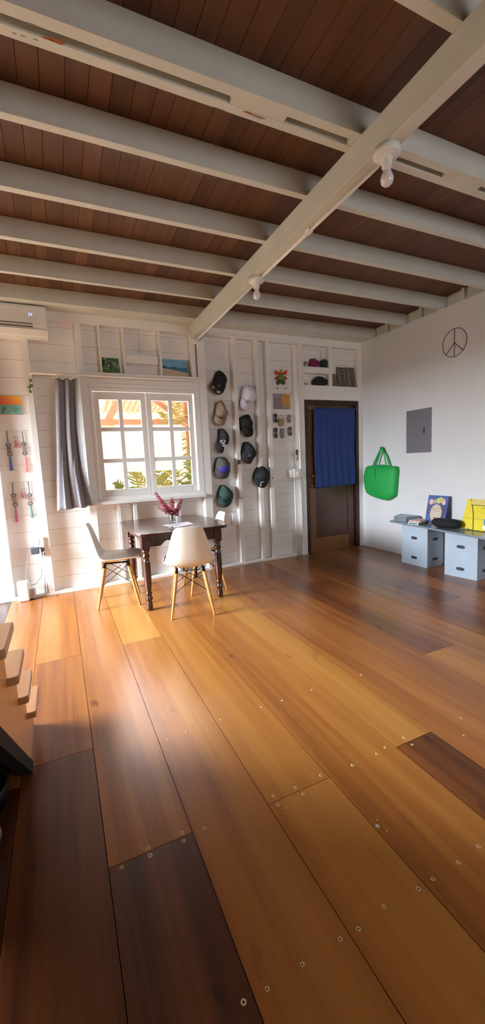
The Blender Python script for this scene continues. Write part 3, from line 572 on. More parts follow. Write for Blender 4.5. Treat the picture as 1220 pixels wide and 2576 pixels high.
# frog shaped wall ornament
p = at(707, 968, 1, SD - .006)
r = thing('wall_ornament', (p.x, SD - .006, p.z), 'red winged green carved creature ornament above the purple print', 'ornament')
def pix(pts, d): return [at(u, v, 1, SD - d) for u, v in pts]
def mir(P, c=707): return P + [(2 * c - u, v) for u, v in P[::-1]]
q = MB(); q.prism(pix(mir([(703, 936), (697, 934), (692, 930), (692, 940), (694, 943), (700, 941)]), .012), (0, .01, 0)); q.build('upper_wings', col('#c8492c', .5), r, bevel=.002)
q = MB(); q.prism(pix(mir([(701, 946), (696, 946), (691, 951), (692, 955), (700, 955)]), .01), (0, .008, 0)); q.build('lower_wings', col('#b8402f', .5), r, bevel=.002)
q = MB(); q.puff(pix(mir([(706, 939), (701, 942), (698, 950), (699, 956), (696, 962), (698, 966), (701, 967), (704, 965)]), .014), (0, -1, 0), .012, .01); q.build('body', col('#7d8a34', .5, var=.3, vs=60), r)
q = MB(); q.puff(pix(mir([(705, 954), (700, 955), (696, 960), (697, 966), (701, 968), (705, 965)]), .022), (0, -1, 0), .006, .012); q.build('belly_band', col('#4a5330', .5), r)
q = MB(); q.ball(at(707, 932, 1, SD - .014), .014, .01, .014); q.build('head', col('#a87f35', .5), r)
for i, u in enumerate((698, 718.5)):
    q = MB(); c = at(u, 976.5, 1, SD - .006); q.ball(c, .0085, .0085, .012); tag(q.build('drop_bead', col('#9a5f3a', .4)), ['left brown drop bead below the creature ornament', 'right brown drop bead below the creature ornament'][i], 'bead')
# sunglasses hung on the board joints
def shades(u, v, hp, colr, label, ring=False):
    c = at(u, v, 1, SD - .03); hh = hp * .0046 / 2
    r = thing('sunglasses', (c.x, SD, c.z - hh), label, 'sunglasses', 'sunglasses hung beside the door')
    M = col(colr, .3)
    for s in (1, -1):
        q = MB(); q.puff([(c.x + .004 + .019 * math.cos(i * .5236), SD - .03, c.z + s * hh * .52 + hh * .43 * math.sin(i * .5236)) for i in range(12)], (.3, -1, 0), .006, .003, sub=1)
        q.build('lens', col('#8f9096', .15) if ring else col(colr, .15), r)
        q = MB(); q.tube([(c.x + .004 + .0215 * math.cos(i * .5236), SD - .031, c.z + s * hh * .52 + hh * .47 * math.sin(i * .5236)) for i in range(12)], .0035, 6, closed=True); q.build('rim', M, r)
    q = MB(); q.tube([(c.x + .018, SD - .034, c.z + hh * .12), (c.x + .022, SD - .036, c.z), (c.x + .018, SD - .034, c.z - hh * .12)], .003, 6); q.build('bridge', M, r)
    for s in (1, -1):
        q = MB(); q.tube([(c.x, SD - .03, c.z + s * hh * .95), (c.x - .012, SD - .016, c.z + s * hh * .93), (c.x - .02, SD - .002, c.z + s * hh * .5), (c.x - .018, SD - .0015, c.z)], .003, 6); q.build('temple_arm', M, r)
shades(693, 1052, 25, '#3f3b3c', 'dark sunglasses left of the straw pouch')
shades(727.5, 1053, 22, '#857a7d', 'pale brown sunglasses right of the straw pouch')
shades(693.5, 1089, 29, '#4a434a', 'dark sunglasses at left of the lower row')
shades(710.5, 1090, 27, '#4d4f52', 'grey rimmed sunglasses below the straw pouch', True)
shades(730, 1085, 26, '#6d4a50', 'maroon sunglasses at right of the lower row')
c = at(707, 1060, 1, SD - .02)
r = thing('straw_pouch', (c.x, SD - .004, at(707, 1074, 1, SD).z), 'small beige straw pouch among the sunglasses', 'pouch')
q = MB(); q.puff(pix([(702, 1054), (714, 1054), (715, 1062), (714, 1070), (708, 1073), (702, 1070), (700, 1062)], .016), (0, -1, 0), .02, .014); q.build('pouch_body', col('#b49f7e', .9, var=.35, vs=60, bump=.4, bs=120), r)
q = MB(); q.tube(pix([(703, 1056), (704, 1048), (708, 1044), (712, 1047), (715, 1056)], .016), .003, 6); q.build('pouch_handle', col('#a8916c', .9), r)
# ---------------------------------------------------------------- caps on the boards
def cap(crown, brim, c1, c2, label, logo=None, d=.10):
    y0 = SF + .01; P = [at(u, v, 1, y0) for u, v in crown]; B = [at(u, v, 1, y0 - .01) for u, v in brim]
    cen = sum(P, Vector()) / len(P)
    r = thing('baseball_cap', (cen.x, SD, min(p.z for p in B)), label, 'cap', 'baseball caps hung on the board wall')
    q = MB(); q.puff(P, (0, -1, 0), d, SD - y0 + .003, p=.62); q.build('crown', c1, r)
    q = MB(); q.puff(B, (0, -1, 0), .05, -.012, p=.75); q.build('brim', c2, r)
    bt = cen + Vector((0, -d - .001, .025)); q = MB(); q.ball(bt, .006, .004, .006); q.build('button', c2, r)
    if logo: logo(r, cen, B)
    return r
K1, K2, K3 = col('#151214', .8, bump=.2, bs=200), col('#1d1a1c', .8), col('#201f24', .8, bump=.2, bs=200)
def lg1(r, c, B):
    for (u, v, a, b_, h) in ((550, 985, .024, .017, '#a9a39a'),):
        q = MB(); p = at(u, v, 1, SF - .036); q.lathe([(a, 0), (a, .003), (a * .9, .004)], p, 18, ax=(0, -1, .25)); q.build('round_sticker', col(h), r)
    q = MB(); p = at(536, 974, 1, SF - .036)
    for k in (-1, 1): q.obox((p.x + .004 * k, p.y, p.z + .007 * k), (.016, 0, -.011), (0, .002, 0), (.002, 0, .003))
    q.build('brim_label', col('#b7ad97'), r)
    q = MB(); p = at(552, 970, 1, SF - .085); q.puff([p + Vector((.03 * math.cos(i * .6283), 0, .022 * math.sin(i * .6283))) for i in range(10)], (0, -1, 0), .006, .01, sub=1); q.build('dark_badge', col('#3a3539'), r)
cap([(549, 932), (543, 945), (540, 956), (540, 970), (548, 978), (562, 975), (568, 966), (570, 957), (567, 947), (559, 937)], [(540, 955), (533, 963), (529, 972), (532, 981), (541, 988), (550, 993), (557, 991), (563, 983), (567, 969), (556, 974), (547, 970)], K1, K2, 'black cap with round pale sticker at top of the left cap column', lg1)
TN_ = col('#95806d', .85, var=.12, vs=30, bump=.2, bs=200)
def lg2(r, c, B):
    q = MB(); p = at(559, 1049, 1, SF - .08)
    for k in range(3): q.obox((p.x, p.y, p.z + .009 * (k - 1)), (.016 - .003 * abs(k - 1), 0, .004), (0, .01, 0), (0, 0, .002))
    q.build('stitched_logo', col('#6c5647'), r)
    q = MB(); q.tube([at(546, 1017, 1, SF - .01), at(548, 1010, 1, SF - .02), at(553, 1007, 1, SF - .02), at(559, 1010, 1, SF - .02), at(562, 1014, 1, SF - .01)], .005, 6); q.build('strap', TN_, r)
cap([(549, 1010), (559, 1012), (564, 1020), (570, 1034), (573, 1041), (568, 1050), (556, 1054), (545, 1050), (542, 1040), (545, 1022)], [(541, 1044), (539, 1056), (543, 1065), (553, 1070), (562, 1069), (567, 1060), (569, 1047), (556, 1053)], TN_, TN_, 'tan cap second from top in the left cap column', lg2)
def lg3(r, c, B):
    q = MB(); Y = SF - .085
    P = [[(556, 1112), (554, 1110), (555, 1108), (558, 1109), (559, 1112), (557, 1114), (560, 1115)], [(558, 1109), (562, 1107), (566, 1109), (565, 1113), (561, 1114), (559, 1111)], [(560, 1114), (564, 1117), (567, 1119), (563, 1118), (560, 1119), (561, 1122), (565, 1124)], [(565, 1124), (568, 1123), (570, 1120), (567, 1119), (565, 1121), (566, 1123)]]
    for pl_ in P: q.tube(curve_through([at(u, v, 1, Y - .012) for u, v in pl_]), .004, 6)
    q.build('white_script', col('#e6e4ea', .6), r)
cap([(554, 1079), (559, 1078), (567, 1085), (573, 1095), (575, 1107), (573, 1116), (566, 1124), (556, 1120), (552, 1108), (553, 1092)], [(552, 1107), (547, 1118), (543, 1127), (549, 1135), (556, 1141), (561, 1136), (564, 1126), (569, 1119), (560, 1117)], K3, K3, 'black cap with white curly lettering in the left cap column', lg3)
GC = col('#55524f', .8, bump=.2, bs=200)
def lg4(r, c, B):
    q = MB(); q.puff([at(u, v, 1, SF - .045) for u, v in ((552, 1175), (560, 1168), (570, 1168), (576, 1175), (575, 1185), (566, 1190), (553, 1186))], (0, -1, 0), .05, -.002, p=.62); q.build('blue_front_panel', col('#3a369a', .7), r)
    q = MB(); q.box(*[f_ for f_ in (at(557, 1152, 1, SF).x, at(564, 1152, 1, SF).x)], SF - .02, SF - .01, at(560, 1153, 1, SF).z, at(560, 1151, 1, SF).z); q.build('strap_gap', col('#d9d5cf'), r)
cap([(549, 1151), (557, 1149), (567, 1151), (574, 1160), (578, 1168), (577, 1180), (573, 1187), (560, 1191), (546, 1187), (542, 1175), (545, 1160)], [(542, 1177), (542, 1188), (546, 1199), (555, 1204), (565, 1204), (573, 1199), (577, 1188), (577, 1178), (560, 1188)], GC, col('#4b494c', .8), 'grey cap with a blue front panel in the left cap column', lg4)
GR = col('#2c4640', .8, var=.1, vs=20, bump=.2, bs=200)
def lg5(r, c, B):
    q = MB(); p = at(561, 1226, 1, SF - .02); q.lathe([(.007, 0), (.007, .004), (.003, .005)], p, 10, ax=(0, -1, 0)); q.build('eyelet', col('#8d9a74'), r)
cap([(559, 1222), (566, 1221), (577, 1229), (585, 1239), (586, 1250), (583, 1258), (570, 1263), (554, 1259), (550, 1246), (554, 1231)], [(550, 1247), (548, 1259), (552, 1270), (562, 1276), (571, 1275), (580, 1267), (583, 1256), (568, 1260)], GR, GR, 'dark green cap at the bottom of the left cap column', lg5)
WH = col('#d7d4e2', .8, bump=.2, bs=200)
def lg6(r, c, B):
    q = MB(); Y = SF - .095
    q.tube([at(619, 1011, 1, Y), at(622, 1007, 1, Y), at(626, 1006, 1, Y), at(628, 1010, 1, Y)], .003, 6); q.tube([at(622, 1013, 1, Y), at(625, 1008, 1, Y)], .003, 6); q.build('dark_logo', col('#4a434c'), r)
cap([(613, 973), (620, 969), (632, 972), (640, 981), (643, 998), (640, 1009), (628, 1017), (614, 1014), (609, 1000), (610, 985)], [(609, 1001), (604, 1013), (605, 1025), (613, 1031), (622, 1031), (630, 1024), (636, 1011), (621, 1014)], WH, WH, 'white cap at the top of the middle cap column', lg6)
def lg7(r, c, B):
    q = MB(); q.tube([at(615, 1078, 1, SF - .085), at(620, 1080, 1, SF - .09), at(627, 1077, 1, SF - .085)], .003, 6); q.build('faint_logo', col('#4d4543'), r)
cap([(619, 1043), (625, 1044), (629, 1053), (634, 1063), (634, 1072), (631, 1079), (618, 1083), (608, 1076), (604, 1065), (606, 1051)], [(606, 1070), (609, 1082), (613, 1092), (620, 1099), (628, 1099), (635, 1094), (636, 1084), (633, 1073), (618, 1080)], col('#161110', .8), col('#1b1514', .8), 'plain black cap below the white cap', lg7)
def lg8(r, c, B):
    q = MB(); p = at(627.5, 1145.5, 1, SF - .092)
    for (du, dv, a, b_) in ((-3, 2, .013, .005), (2, -1, .016, .005), (-2, -3, .008, .005), (3, 3, .01, .004)): q.obox(p + Vector((du * .0045, -.006, -dv * .0045)), (a, 0, .006), (0, .004, 0), (-.002, 0, b_))
    q.build('lilac_logo', col('#76718d'), r)
cap([(617, 1113), (624, 1112), (633, 1120), (641, 1134), (644, 1141), (641, 1149), (633, 1154), (620, 1152), (612, 1143), (613, 1130)], [(613, 1132), (609, 1140), (607, 1150), (612, 1158), (620, 1165), (627, 1167), (632, 1163), (637, 1152), (627, 1150)], K3, col('#2a282b', .8), 'black cap with a lilac logo in the middle cap column', lg8)
def lg9(r, c, B):
    q = MB(); q.puff([at(u, v, 1, SF - .05) for u, v in ((655, 1213), (659, 1211.5), (666, 1211), (661, 1214), (656, 1215))], (0, -1, 0), .004, .002, sub=1); q.puff([at(u, v, 1, SF - .05) for u, v in ((655, 1217), (657, 1216), (658, 1222), (655, 1224), (654, 1221))], (0, -1, 0), .004, .002, sub=1); q.build('white_mark', col('#d8d8d6'), r)
cap([(653, 1174), (662, 1173), (671, 1180), (677, 1190), (676, 1203), (672, 1212), (658, 1216), (645, 1211), (641, 1200), (645, 1185)], [(641, 1202), (642, 1215), (648, 1223), (657, 1227), (665, 1226), (671, 1219), (674, 1206), (658, 1212)], col('#1d2026', .8, bump=.2, bs=200), col('#1f2228', .8), 'dark navy cap hung lowest and farthest right of the caps', lg9)
# ---------------------------------------------------------------- tassel charms on the left
def charm(tp, r1, r2, tb, colr, strap, label):
    y = SD - .012; T, A, B, E_ = [at(u, v, 1, y) for u, v in (tp, r1, r2, tb)]
    r = thing('tassel_charm', (E_.x, SD, E_.z), label, 'charm', 'long tassel charms on the board wall')
    q = MB(); q.tube([T, A + Vector((0, 0, .02))], .0045, 6); q.build('strap', col('#6f6660'), r)
    for c in (A, B):
        q = MB(); q.tube([c + Vector((.021 * math.cos(i * .5236), 0, .014 * math.sin(i * .5236))) for i in range(12)], .0045, 6, closed=True); q.build('ring', col('#6a645f', .35, metal=.7), r)
    d = (B - A).normalized(); s = Vector((-d.z, 0, d.x)); q = MB(); c = (A + B) / 2; q.obox(c, s * .018, d * ((B - A).length / 2 - .014), (0, .005, 0)); q.build('woven_band', strap, r, bevel=.002)
    d2 = (E_ - B); q = MB(); q.tube([B + d2 * .12, B + d2 * .2, B + d2 * .6, E_], [.004, .009, .012, .0165], 10); q.tube([B + d2 * .17, B + d2 * .21], .0105, 10); q.build('tassel', colr, r)
charm((17, 1085), (21, 1119), (25, 1143), (30, 1184), col('#5f74a8', .9), col('#8f7f83', var=.4, vs=60), 'blue tassel charm at upper left of the charm group')
charm((56, 1085), (60, 1117), (63, 1141), (68, 1188), col('#e0918a', .9), col('#9a8f88', var=.2, vs=60), 'salmon tassel charm at upper right of the charm group')
charm((31, 1214), (34, 1246), (39, 1270), (44, 1313), col('#c47a97', .9), col('#b3a08a', var=.4, vs=60), 'rose pink tassel charm at lower left of the charm group')
charm((71, 1212), (75, 1245), (76.5, 1267), (82, 1302), col('#6f9297', .9), col('#a58c92', var=.3, vs=60), 'grey teal tassel charm at lower right of the charm group')
for tp, cc, tb, lab in (((36, 1086), (38, 1100), (41, 1125), 'small pink tassel with star between the two upper charms'), ((52, 1213), (54.5, 1231), (56.5, 1252), 'small pink tassel with mushroom bead between the two lower charms')):
    y = SD - .01; T, A, E_ = [at(u, v, 1, y) for u, v in (tp, cc, tb)]; r = thing('small_tassel', (E_.x, SD, E_.z), lab, 'charm')
    q = MB(); q.tube([T, A], .002, 6); q.build('cord', col('#a89a94'), r)
    q = MB(); q.prism([A + Vector(((.016 if i % 2 == 0 else .007) * math.sin(i * math.pi / 5), -.004, (.016 if i % 2 == 0 else .007) * math.cos(i * math.pi / 5))) for i in range(10)], (0, .006, 0)); q.build('bead', col('#a58f88'), r)
    d2 = E_ - A; q = MB(); q.tube([A + d2 * .25, A + d2 * .5, E_], [.004, .007, .013], 10); q.build('tassel', col('#b85f70', .9), r)
# ---------------------------------------------------------------- things in the cubbies above the door
zs1 = zc1 + .001; zs2 = zdb + .001
p = at(769, 912, 1, SF + .02)
r = thing('metal_cup', (p.x, SF + .03, zs1), 'small shiny cup in the upper cubby above the door', 'cup')
q = MB(); q.lathe([(.018, 0), (.022, .02), (.026, .06), (.024, .06), (.016, .01)], (p.x, SF + .03, zs1), 18); q.build('bowl', CHROME, r)
def clump(name, u0, u1, z, h, M, lab, cat, n=46):
    xa, xb = at(u0, 915, 1, SF + .04).x, at(u1, 915, 1, SF + .04).x; q = MB(); rnd = random.Random(int(u0))
    for i in range(n):
        a = rnd.random(); q.ball((xa + (xb - xa) * (.12 + .76 * a), SF + .045 + rnd.uniform(-.02, .02), z + h * (.18 + .6 * rnd.random() * math.sin(math.pi * (.15 + .7 * a)))), .013 + .007 * rnd.random(), .014, .012 + .007 * rnd.random(), n=9, k=6)
    q.ball(((xa + xb) / 2, SF + .045, z + h * .3), (xb - xa) / 2 * .9, .032, h * .3 - .002)
    q.ball(((xa + xb) / 2, SF + .045, z + h * .5), (xb - xa) / 2 * .66, .028, h * .3)
    return tag(q.build(name, M), lab, cat)
clump('bundled_cloth', 777, 803, zs1, .15, col('#8a2350', .7, var=.4, vs=40), 'magenta crumpled cloth bundle in the upper cubby above the door', 'cloth bundle')
clump('bundled_cloth', 804, 827, zs1, .14, col('#28383a', .8, var=.3, vs=40), 'dark teal crumpled cloth bundle in the upper cubby above the door', 'cloth bundle')
clump('cloth_bag', 782, 826, zs2, .16, col('#2a2523', .8, var=.3, vs=40), 'dark rounded cloth bag in the lower cubby above the door', 'bag', 60)
for i, u in enumerate((766.5, 771.5)):
    p = at(u, 962, 1, SF + .03); q = MB(); q.lathe([(.009, 0), (.011, .02), (.006, .03), (.001, .032)], (p.x, SF + .03, zs2), 12); tag(q.build('small_figurine', col('#d89a78', .35)), ['left small peach ornament in lower cubby above door', 'right small peach ornament in lower cubby above door'][i], 'ornament')
def plate(u0, u1, utop0, v0, v1, txt, lab, dx):
    a, b = at(u0, v1, 1, SF + .02), at(u1, v1, 1, SF + .02); zt = at(utop0, v0, 1, SF + .05).z
    A = Vector((a.x, SF + .02 + dx, zs2)); B = Vector((b.x, SF + .02 + dx, zs2)); U = Vector((a.x - .0, SD - .006, zt)) - A
    r = thing('number_plate', ((a.x + b.x) / 2, SF + .02, zs2), lab, 'plate')
    n = (B - A).cross(U).normalized(); q = MB(); q.prism([A, B, B + U, A + U], -n * .002); q.build('plate_sheet', col('#8b877f', .45, metal=.4, var=.2, vs=20), r)
    up = U.normalized(); rt = (B - A).normalized(); c = A + (B - A) * .5 + U * .5 + n * .0012
    if txt: text_part('raised_numbers', txt, .092 if len(txt) > 2 else .06, col('#34302d'), r, frame_to(c, -up, rt), .001)
    q = MB(); w_ = (B - A).length; h_ = U.length
    for (e0, e1) in (((0, 0), (1, 0)), ((0, 1), (1, 1)), ((0, 0), (0, 1)), ((1, 0), (1, 1))):
        q.tube([A + (B - A) * (e0[0] * .94 + .03) + U * (e0[1] * .96 + .02) + n * .001, A + (B - A) * (e1[0] * .94 + .03) + U * (e1[1] * .96 + .02) + n * .001], .0022, 6)
    q.build('rim', col('#7d7972', .4, metal=.4), r)
plate(837, 852, 836, 939, 970, '', 'small blank grey metal plate left of the two numbered plates', .006)
plate(853, 875, 850, 922, 971, '593430', 'grey metal number plate starting with five in middle of the three plates', 0)
plate(876, 901, 874, 923, 972, '213366', 'grey metal number plate starting with two farthest right above the door', 0)
# ---------------------------------------------------------------- right wall
def rp(u, v, x=W): return at(u, v, 0, x)
a, b = rp(1024, 1035), rp(1085, 1137)
r = thing('breaker_panel', (W, (a.y + b.y) / 2, b.z), 'grey metal breaker panel door on the smooth right wall', 'electrical panel')
q = MB(); q.box(W - .012, W + .002, b.y, a.y, b.z, a.z); q.build('panel_door', PANELG, r, bevel=.002)
c = rp(1067, 1082, W - .012); q = MB(); q.box(W - .016, W - .011, c.y - .018, c.y + .018, c.z - .036, c.z + .036); q.build('latch', col('#4d474b', .4), r, bevel=.002)
c = rp(1143, 862, W - .006); R0 = .147
r = thing('peace_sign', (W, c.y, c.z - R0), 'thin wire peace sign hung on the smooth right wall', 'wall decoration')
q = MB(); q.tube([(c.x, c.y + R0 * math.cos(i * math.pi / 24), c.z + R0 * math.sin(i * math.pi / 24)) for i in range(48)], .0034, 8, closed=True); q.build('ring', col('#5d5650', .5), r)
q = MB(); q.tube([(c.x, c.y, c.z + R0), (c.x, c.y, c.z - R0)], .0032, 8)
for s in (1, -1): q.tube([(c.x, c.y, c.z), (c.x, c.y + s * R0 * .707, c.z - R0 * .707)], .0032, 8)
q.build('spokes', col('#5d5650', .5), r)
# green tote bag
xb = W - .05
G = [rp(u, v, xb) for u, v in ((923, 1173), (940, 1171), (958, 1169), (978, 1173), (997, 1175), (997, 1200), (995, 1225), (993, 1247), (985, 1253), (974, 1259), (958, 1256), (940, 1250), (923, 1240), (918, 1222), (916, 1200), (919, 1184))]
r = thing('tote_bag', (W, G[0].y - .3, min(p.z for p in G)), 'bright green tote bag hanging on the wall near the door', 'bag')
q = MB(); q.puff(G, (-1, 0, 0), .06, W - xb + .002, p=.42, sub=2)
q.tube([rp(942, 1176, xb - .055), rp(944, 1205, xb - .06), rp(945, 1238, xb - .05)], .0025, 6, 1); q.tube([rp(983, 1232, xb - .03), rp(979, 1252, xb - .02)], .0025, 6, 1)
q.build('bag_body', [GREEN, col('#14702f', .7)], r)
hk = rp(961, 1125, W - .012)
for (u0, u1, d) in ((935, 948, .075), (966, 980, .05)):
    p0, p1 = rp(u0, 1176, xb - d + .03), rp(u1 if d > .06 else u0 + 10, 1176, xb - d + .03)
for (pts, lab) in ((((934, 1178), (948, 1150), (959, 1126), (963, 1126), (975, 1150), (981, 1178)), 0), (((944, 1178), (954, 1148), (960, 1127), (962, 1127), (968, 1150), (973, 1178)), 1)):
    q = MB(); P = [rp(u, v, W - .02 - .02 * lab - (.02 if v > 1160 else 0)) for u, v in pts]
    for i in range(len(P) - 1):
        d = P[i + 1] - P[i]; n = Vector((-1, 0, 0)); s = d.cross(n).normalized() * .011
        q.prism([P[i] - s, P[i] + s, P[i + 1] + s, P[i + 1] - s], (-.003, 0, 0))
    q.build('bag_handle', GREEN, r)
q = MB(); q.tube([(W, hk.y, hk.z + .005), (W - .045, hk.y, hk.z - .003), (W - .05, hk.y, hk.z + .01)], .004, 8); tag(q.build('wall_hook', CHROME), 'small metal hook holding the green bag', 'hook')
# ---------------------------------------------------------------- low shelf on box pedestals
ZB, ZD = .466, .488
dk = MB(); dk.prism([(3.80, 3.85, ZB), (W - .006, 3.93, ZB), (W - .006, 1.62, ZB), (3.55, 1.62, ZB)], (0, 0, ZD - ZB)); tag(dk.build('shelf_top', GREYP, bevel=.003), 'long grey glossy board resting on the box pedestals', 'shelf board')
def pedestal(y0, y1, xf0, xf1, lab):
    r = thing('box_pedestal', ((xf0 + W) / 2, (y0 + y1) / 2, 0), lab, 'box', 'pale box pedestals under the grey board')
    q = MB(); q.prism([(xf0, y0, 0), (xf1, y1, 0), (W - .025, y1, 0), (W - .025, y0, 0)], (0, 0, ZB)); q.build('box_shell', BOXP, r, bevel=.003)
    def slot(c, ax):
        q = MB(); pts = []
        for i in range(20):
            t_ = 2 * math.pi * i / 20; sx = math.copysign(abs(math.cos(t_)) ** .55, math.cos(t_)) * .043; sz = math.copysign(abs(math.sin(t_)) ** .8, math.sin(t_)) * .0175
            pts.append(Vector(c) + Vector(ax) * sx + Vector((0, 0, sz)))
        n = Vector(ax).cross(Vector((0, 0, 1))).normalized(); q.prism([p + n * .0012 for p in pts], -n * .004); q.build('hand_hole', SLOT, r)
    for zz in (.094, .33):
        slot(((xf0 + xf1) / 2, (y0 + y1) / 2, zz), ((xf1 - xf0), -(y0 - y1), 0) if False else Vector((xf0 - xf1, y0 - y1, 0)).normalized())
        slot(((xf0 + W - .025) / 2 - .0, y0, zz), Vector((1, 0, 0)))
    return r
pedestal(3.232, 3.602, 3.762, 3.752, 'pale grey box pedestal at the door end of the board')
pedestal(2.632, 2.968, 3.772, 3.716, 'pale grey box pedestal nearest the viewer')
pedestal(1.7, 2.05, 3.76, 3.72, 'pale grey box pedestal at the far right end')
# items on the board
a, b = at(993, 1303, 2, ZD), at(1028, 1313, 2, ZD)
r = thing('grey_tray_box', (3.92, 3.78, ZD), 'low grey box with a shallow tray top at the end of the board', 'box')
q = MB(); q.prism([(3.82, 3.80, ZD), (4.02, 3.87, ZD), (4.02, 3.55, ZD), (3.82, 3.60, ZD)], (0, 0, .058)); q.build('box_body', GREYP, r, bevel=.004)
q = MB(); q.prism([(3.84, 3.795, ZD + .058), (4.01, 3.85, ZD + .058), (4.01, 3.57, ZD + .058), (3.84, 3.61, ZD + .058)], (0, 0, .01)); q.build('lid', col('#939dab', .35), r, bevel=.002)
q = MB(); c = rp(1002, 1303, 3.83); q.ball((3.82, 3.745, ZD + .03), .007); q.build('catch', SLOT, r)
lidp = MB(); lidp.prism([(3.93, 3.545, ZD + .0005), (4.02, 3.545, ZD + .0005), (4.02, 3.43, ZD + .0005), (3.96, 3.43, ZD + .0005)], (0, 0, .03)); tag(lidp.build('grey_folder', GREYP, bevel=.003), 'flat grey folder behind the two small books', 'folder')
# blue portrait
yA, yB = at(1079, 1245, 0, 3.995).y, at(1129, 1247, 0, 3.995).y; zT = at(1079, 1245, 0, 3.995).z
BL = Vector((3.925, yA + .0, ZD + .008)); BR = Vector((3.925, yB + .0, ZD + .008)); UPV = Vector((.07, .0, zT - ZD - .008))
canvas('painting', BL, BR, BL + UPV, .009, [(ell(.16, .5, .14, .22), col('#55507a')), (ell(.84, .52, .13, .24), col('#4a4a6c')), ([(.38, 0), (.62, 0), (.6, .3), (.4, .3)], col('#c3ab9a')), (ell(.5, .38, .3, .32), col('#ab9588')), (ell(.5, .38, .275, .3), col('#c9b7a8')), ([(.3, .46), (.7, .45), (.7, .465), (.3, .475)], col('#a18d80')), ([(.28, .52), (.48, .55), (.48, .56), (.28, .535)], col('#8d7a70')), ([(.54, .55), (.72, .52), (.72, .535), (.54, .56)], col('#8d7a70')), (ell(.48, .2, .055, .04), col('#8a4450')), (ell(.2, .76, .11, .1), col('#d7b4aa')), (ell(.38, .78, .1, .08), col('#b79a94')), (ell(.57, .82, .12, .1), col('#b8cf62')), (ell(.66, .9, .06, .06), col('#a8c46a')), (ell(.78, .82, .12, .1), col('#d99a98')), (ell(.84, .76, .08, .08), col('#e3bcb0'))], 'blue painting of a sleeping face with flowers leaning on the wall', col('#4a5f9e', var=.15, vs=12))
# yellow painting
yA, yB = at(1159, 1325, 2, ZD).y, 2.36
YL = Vector((3.90, 2.93, ZD + .008)); YR = Vector((3.90, 2.36, ZD + .008)); U2 = Vector((.095, -.02, .315))
canvas('painting', YL, YR, YL + U2, .02, [([(0, .36), (.5, .345), (.5, .36), (0, .375)], col('#a88f3a')), ([(.06, 1), (.085, 1), (.2, .5), (.275, 0), (.25, 0), (.18, .48)], col('#6f6418')), ([(.1, .8), (1, .79), (1, 1), (.08, 1)], col('#d9c070')), ([(.09, .79), (1, .78), (1, .8), (.09, .815)], col('#6f6418')), ([(.3, .7), (.36, .735), (.37, .725), (.31, .69)], col('#7f7030')), (ell(.62, .34, .2, .3), col('#4f86b8')), (ell(.66, .12, .24, .12), col('#e6e9ee')), ([(.48, 0), (.9, 0), (.9, .08), (.5, .1)], col('#6a6458'))], 'yellow painting with dark lines leaning on the wall at right', col('#e3cf2f', var=.1, vs=8))
# books
B1 = MB(); 
def book(c, rz, w_, d_, h_, z, cover, pages, lab):
    r = thing('book', (c[0], c[1], z), lab, 'book', None, rz)
    q = MB(); q.box(-w_ / 2, w_ / 2, -d_ / 2, d_ / 2, 0, .004); q.box(-w_ / 2, w_ / 2, -d_ / 2, d_ / 2, h_ - .004, h_); q.box(-w_ / 2, -w_ / 2 + .004, -d_ / 2, d_ / 2, .004, h_ - .004); q.build('cover', cover, r, local=True, bevel=.001)
    q = MB(); q.box(-w_ / 2 + .004, w_ / 2 - .004, -d_ / 2 + .004, d_ / 2 - .004, .004, h_ - .004); q.build('pages', pages, r, local=True)
    return r
bk1 = book((3.85, 3.44), .1, .2, .14, .026, ZD + .0, col('#e4e6e6', .4), col('#587a78'), 'white bordered book with green edge at bottom of the small stack')
q = MB(); q.box(-.1015, -.0995, -.058, .058, .006, .02); q.build('spine_label', col('#48706e'), bk1, local=True)
bk2 = book((3.865, 3.44), .14, .19, .15, .022, ZD + .026, col('#c9a9a4', .5, var=.2, vs=30), col('#d8cfc6'), 'pinkish book lying on top of the white bordered book')
# black bag
r = thing('black_pouch', (3.80, 3.2, ZD), 'black soft zip pouch lying on the grey board', 'bag')
PY0, PY1 = at(1086, 1312, 0, 3.80).y, at(1152, 1312, 0, 3.80).y
def bagf(u, v):
    a = 2 * math.pi * u; s = v * 2 - 1; rr = max(0, 1 - abs(s) ** 3.2) ** .5
    x = 3.825 + .08 * rr * math.cos(a); z = ZD + .055 + .054 * rr * math.sin(a) + .004 * math.sin(9 * v + 3 * u)
    return Vector((x + .02 * (v - .5), PY0 + (PY1 - PY0) * v, max(ZD + .0005, z)))
q = MB(); q.grid(bagf, 28, 26); q.build('pouch_body', col('#15181a', .85, bump=.4, bs=50), r)
q = MB(); q.tube([(3.78, PY0 - .012, ZD + .05), (3.765, PY0 + .012, ZD + .04), (3.76, PY0 + .006, ZD + .012)], .005, 6); q.build('strap', col('#8a7a68', .8), r)
pc = MB(); pc.tube([(3.83, PY1 - .012, ZD + .004), (3.83, PY1 - .03, ZD + .025), (3.84, PY1 - .04, ZD + .03), (3.86, PY1 - .05, ZD + .006)], .004, 6); tag(pc.build('pouch_cord', col('#9aa39a', .7)), 'small pale cord loop right of the black pouch', 'cord')
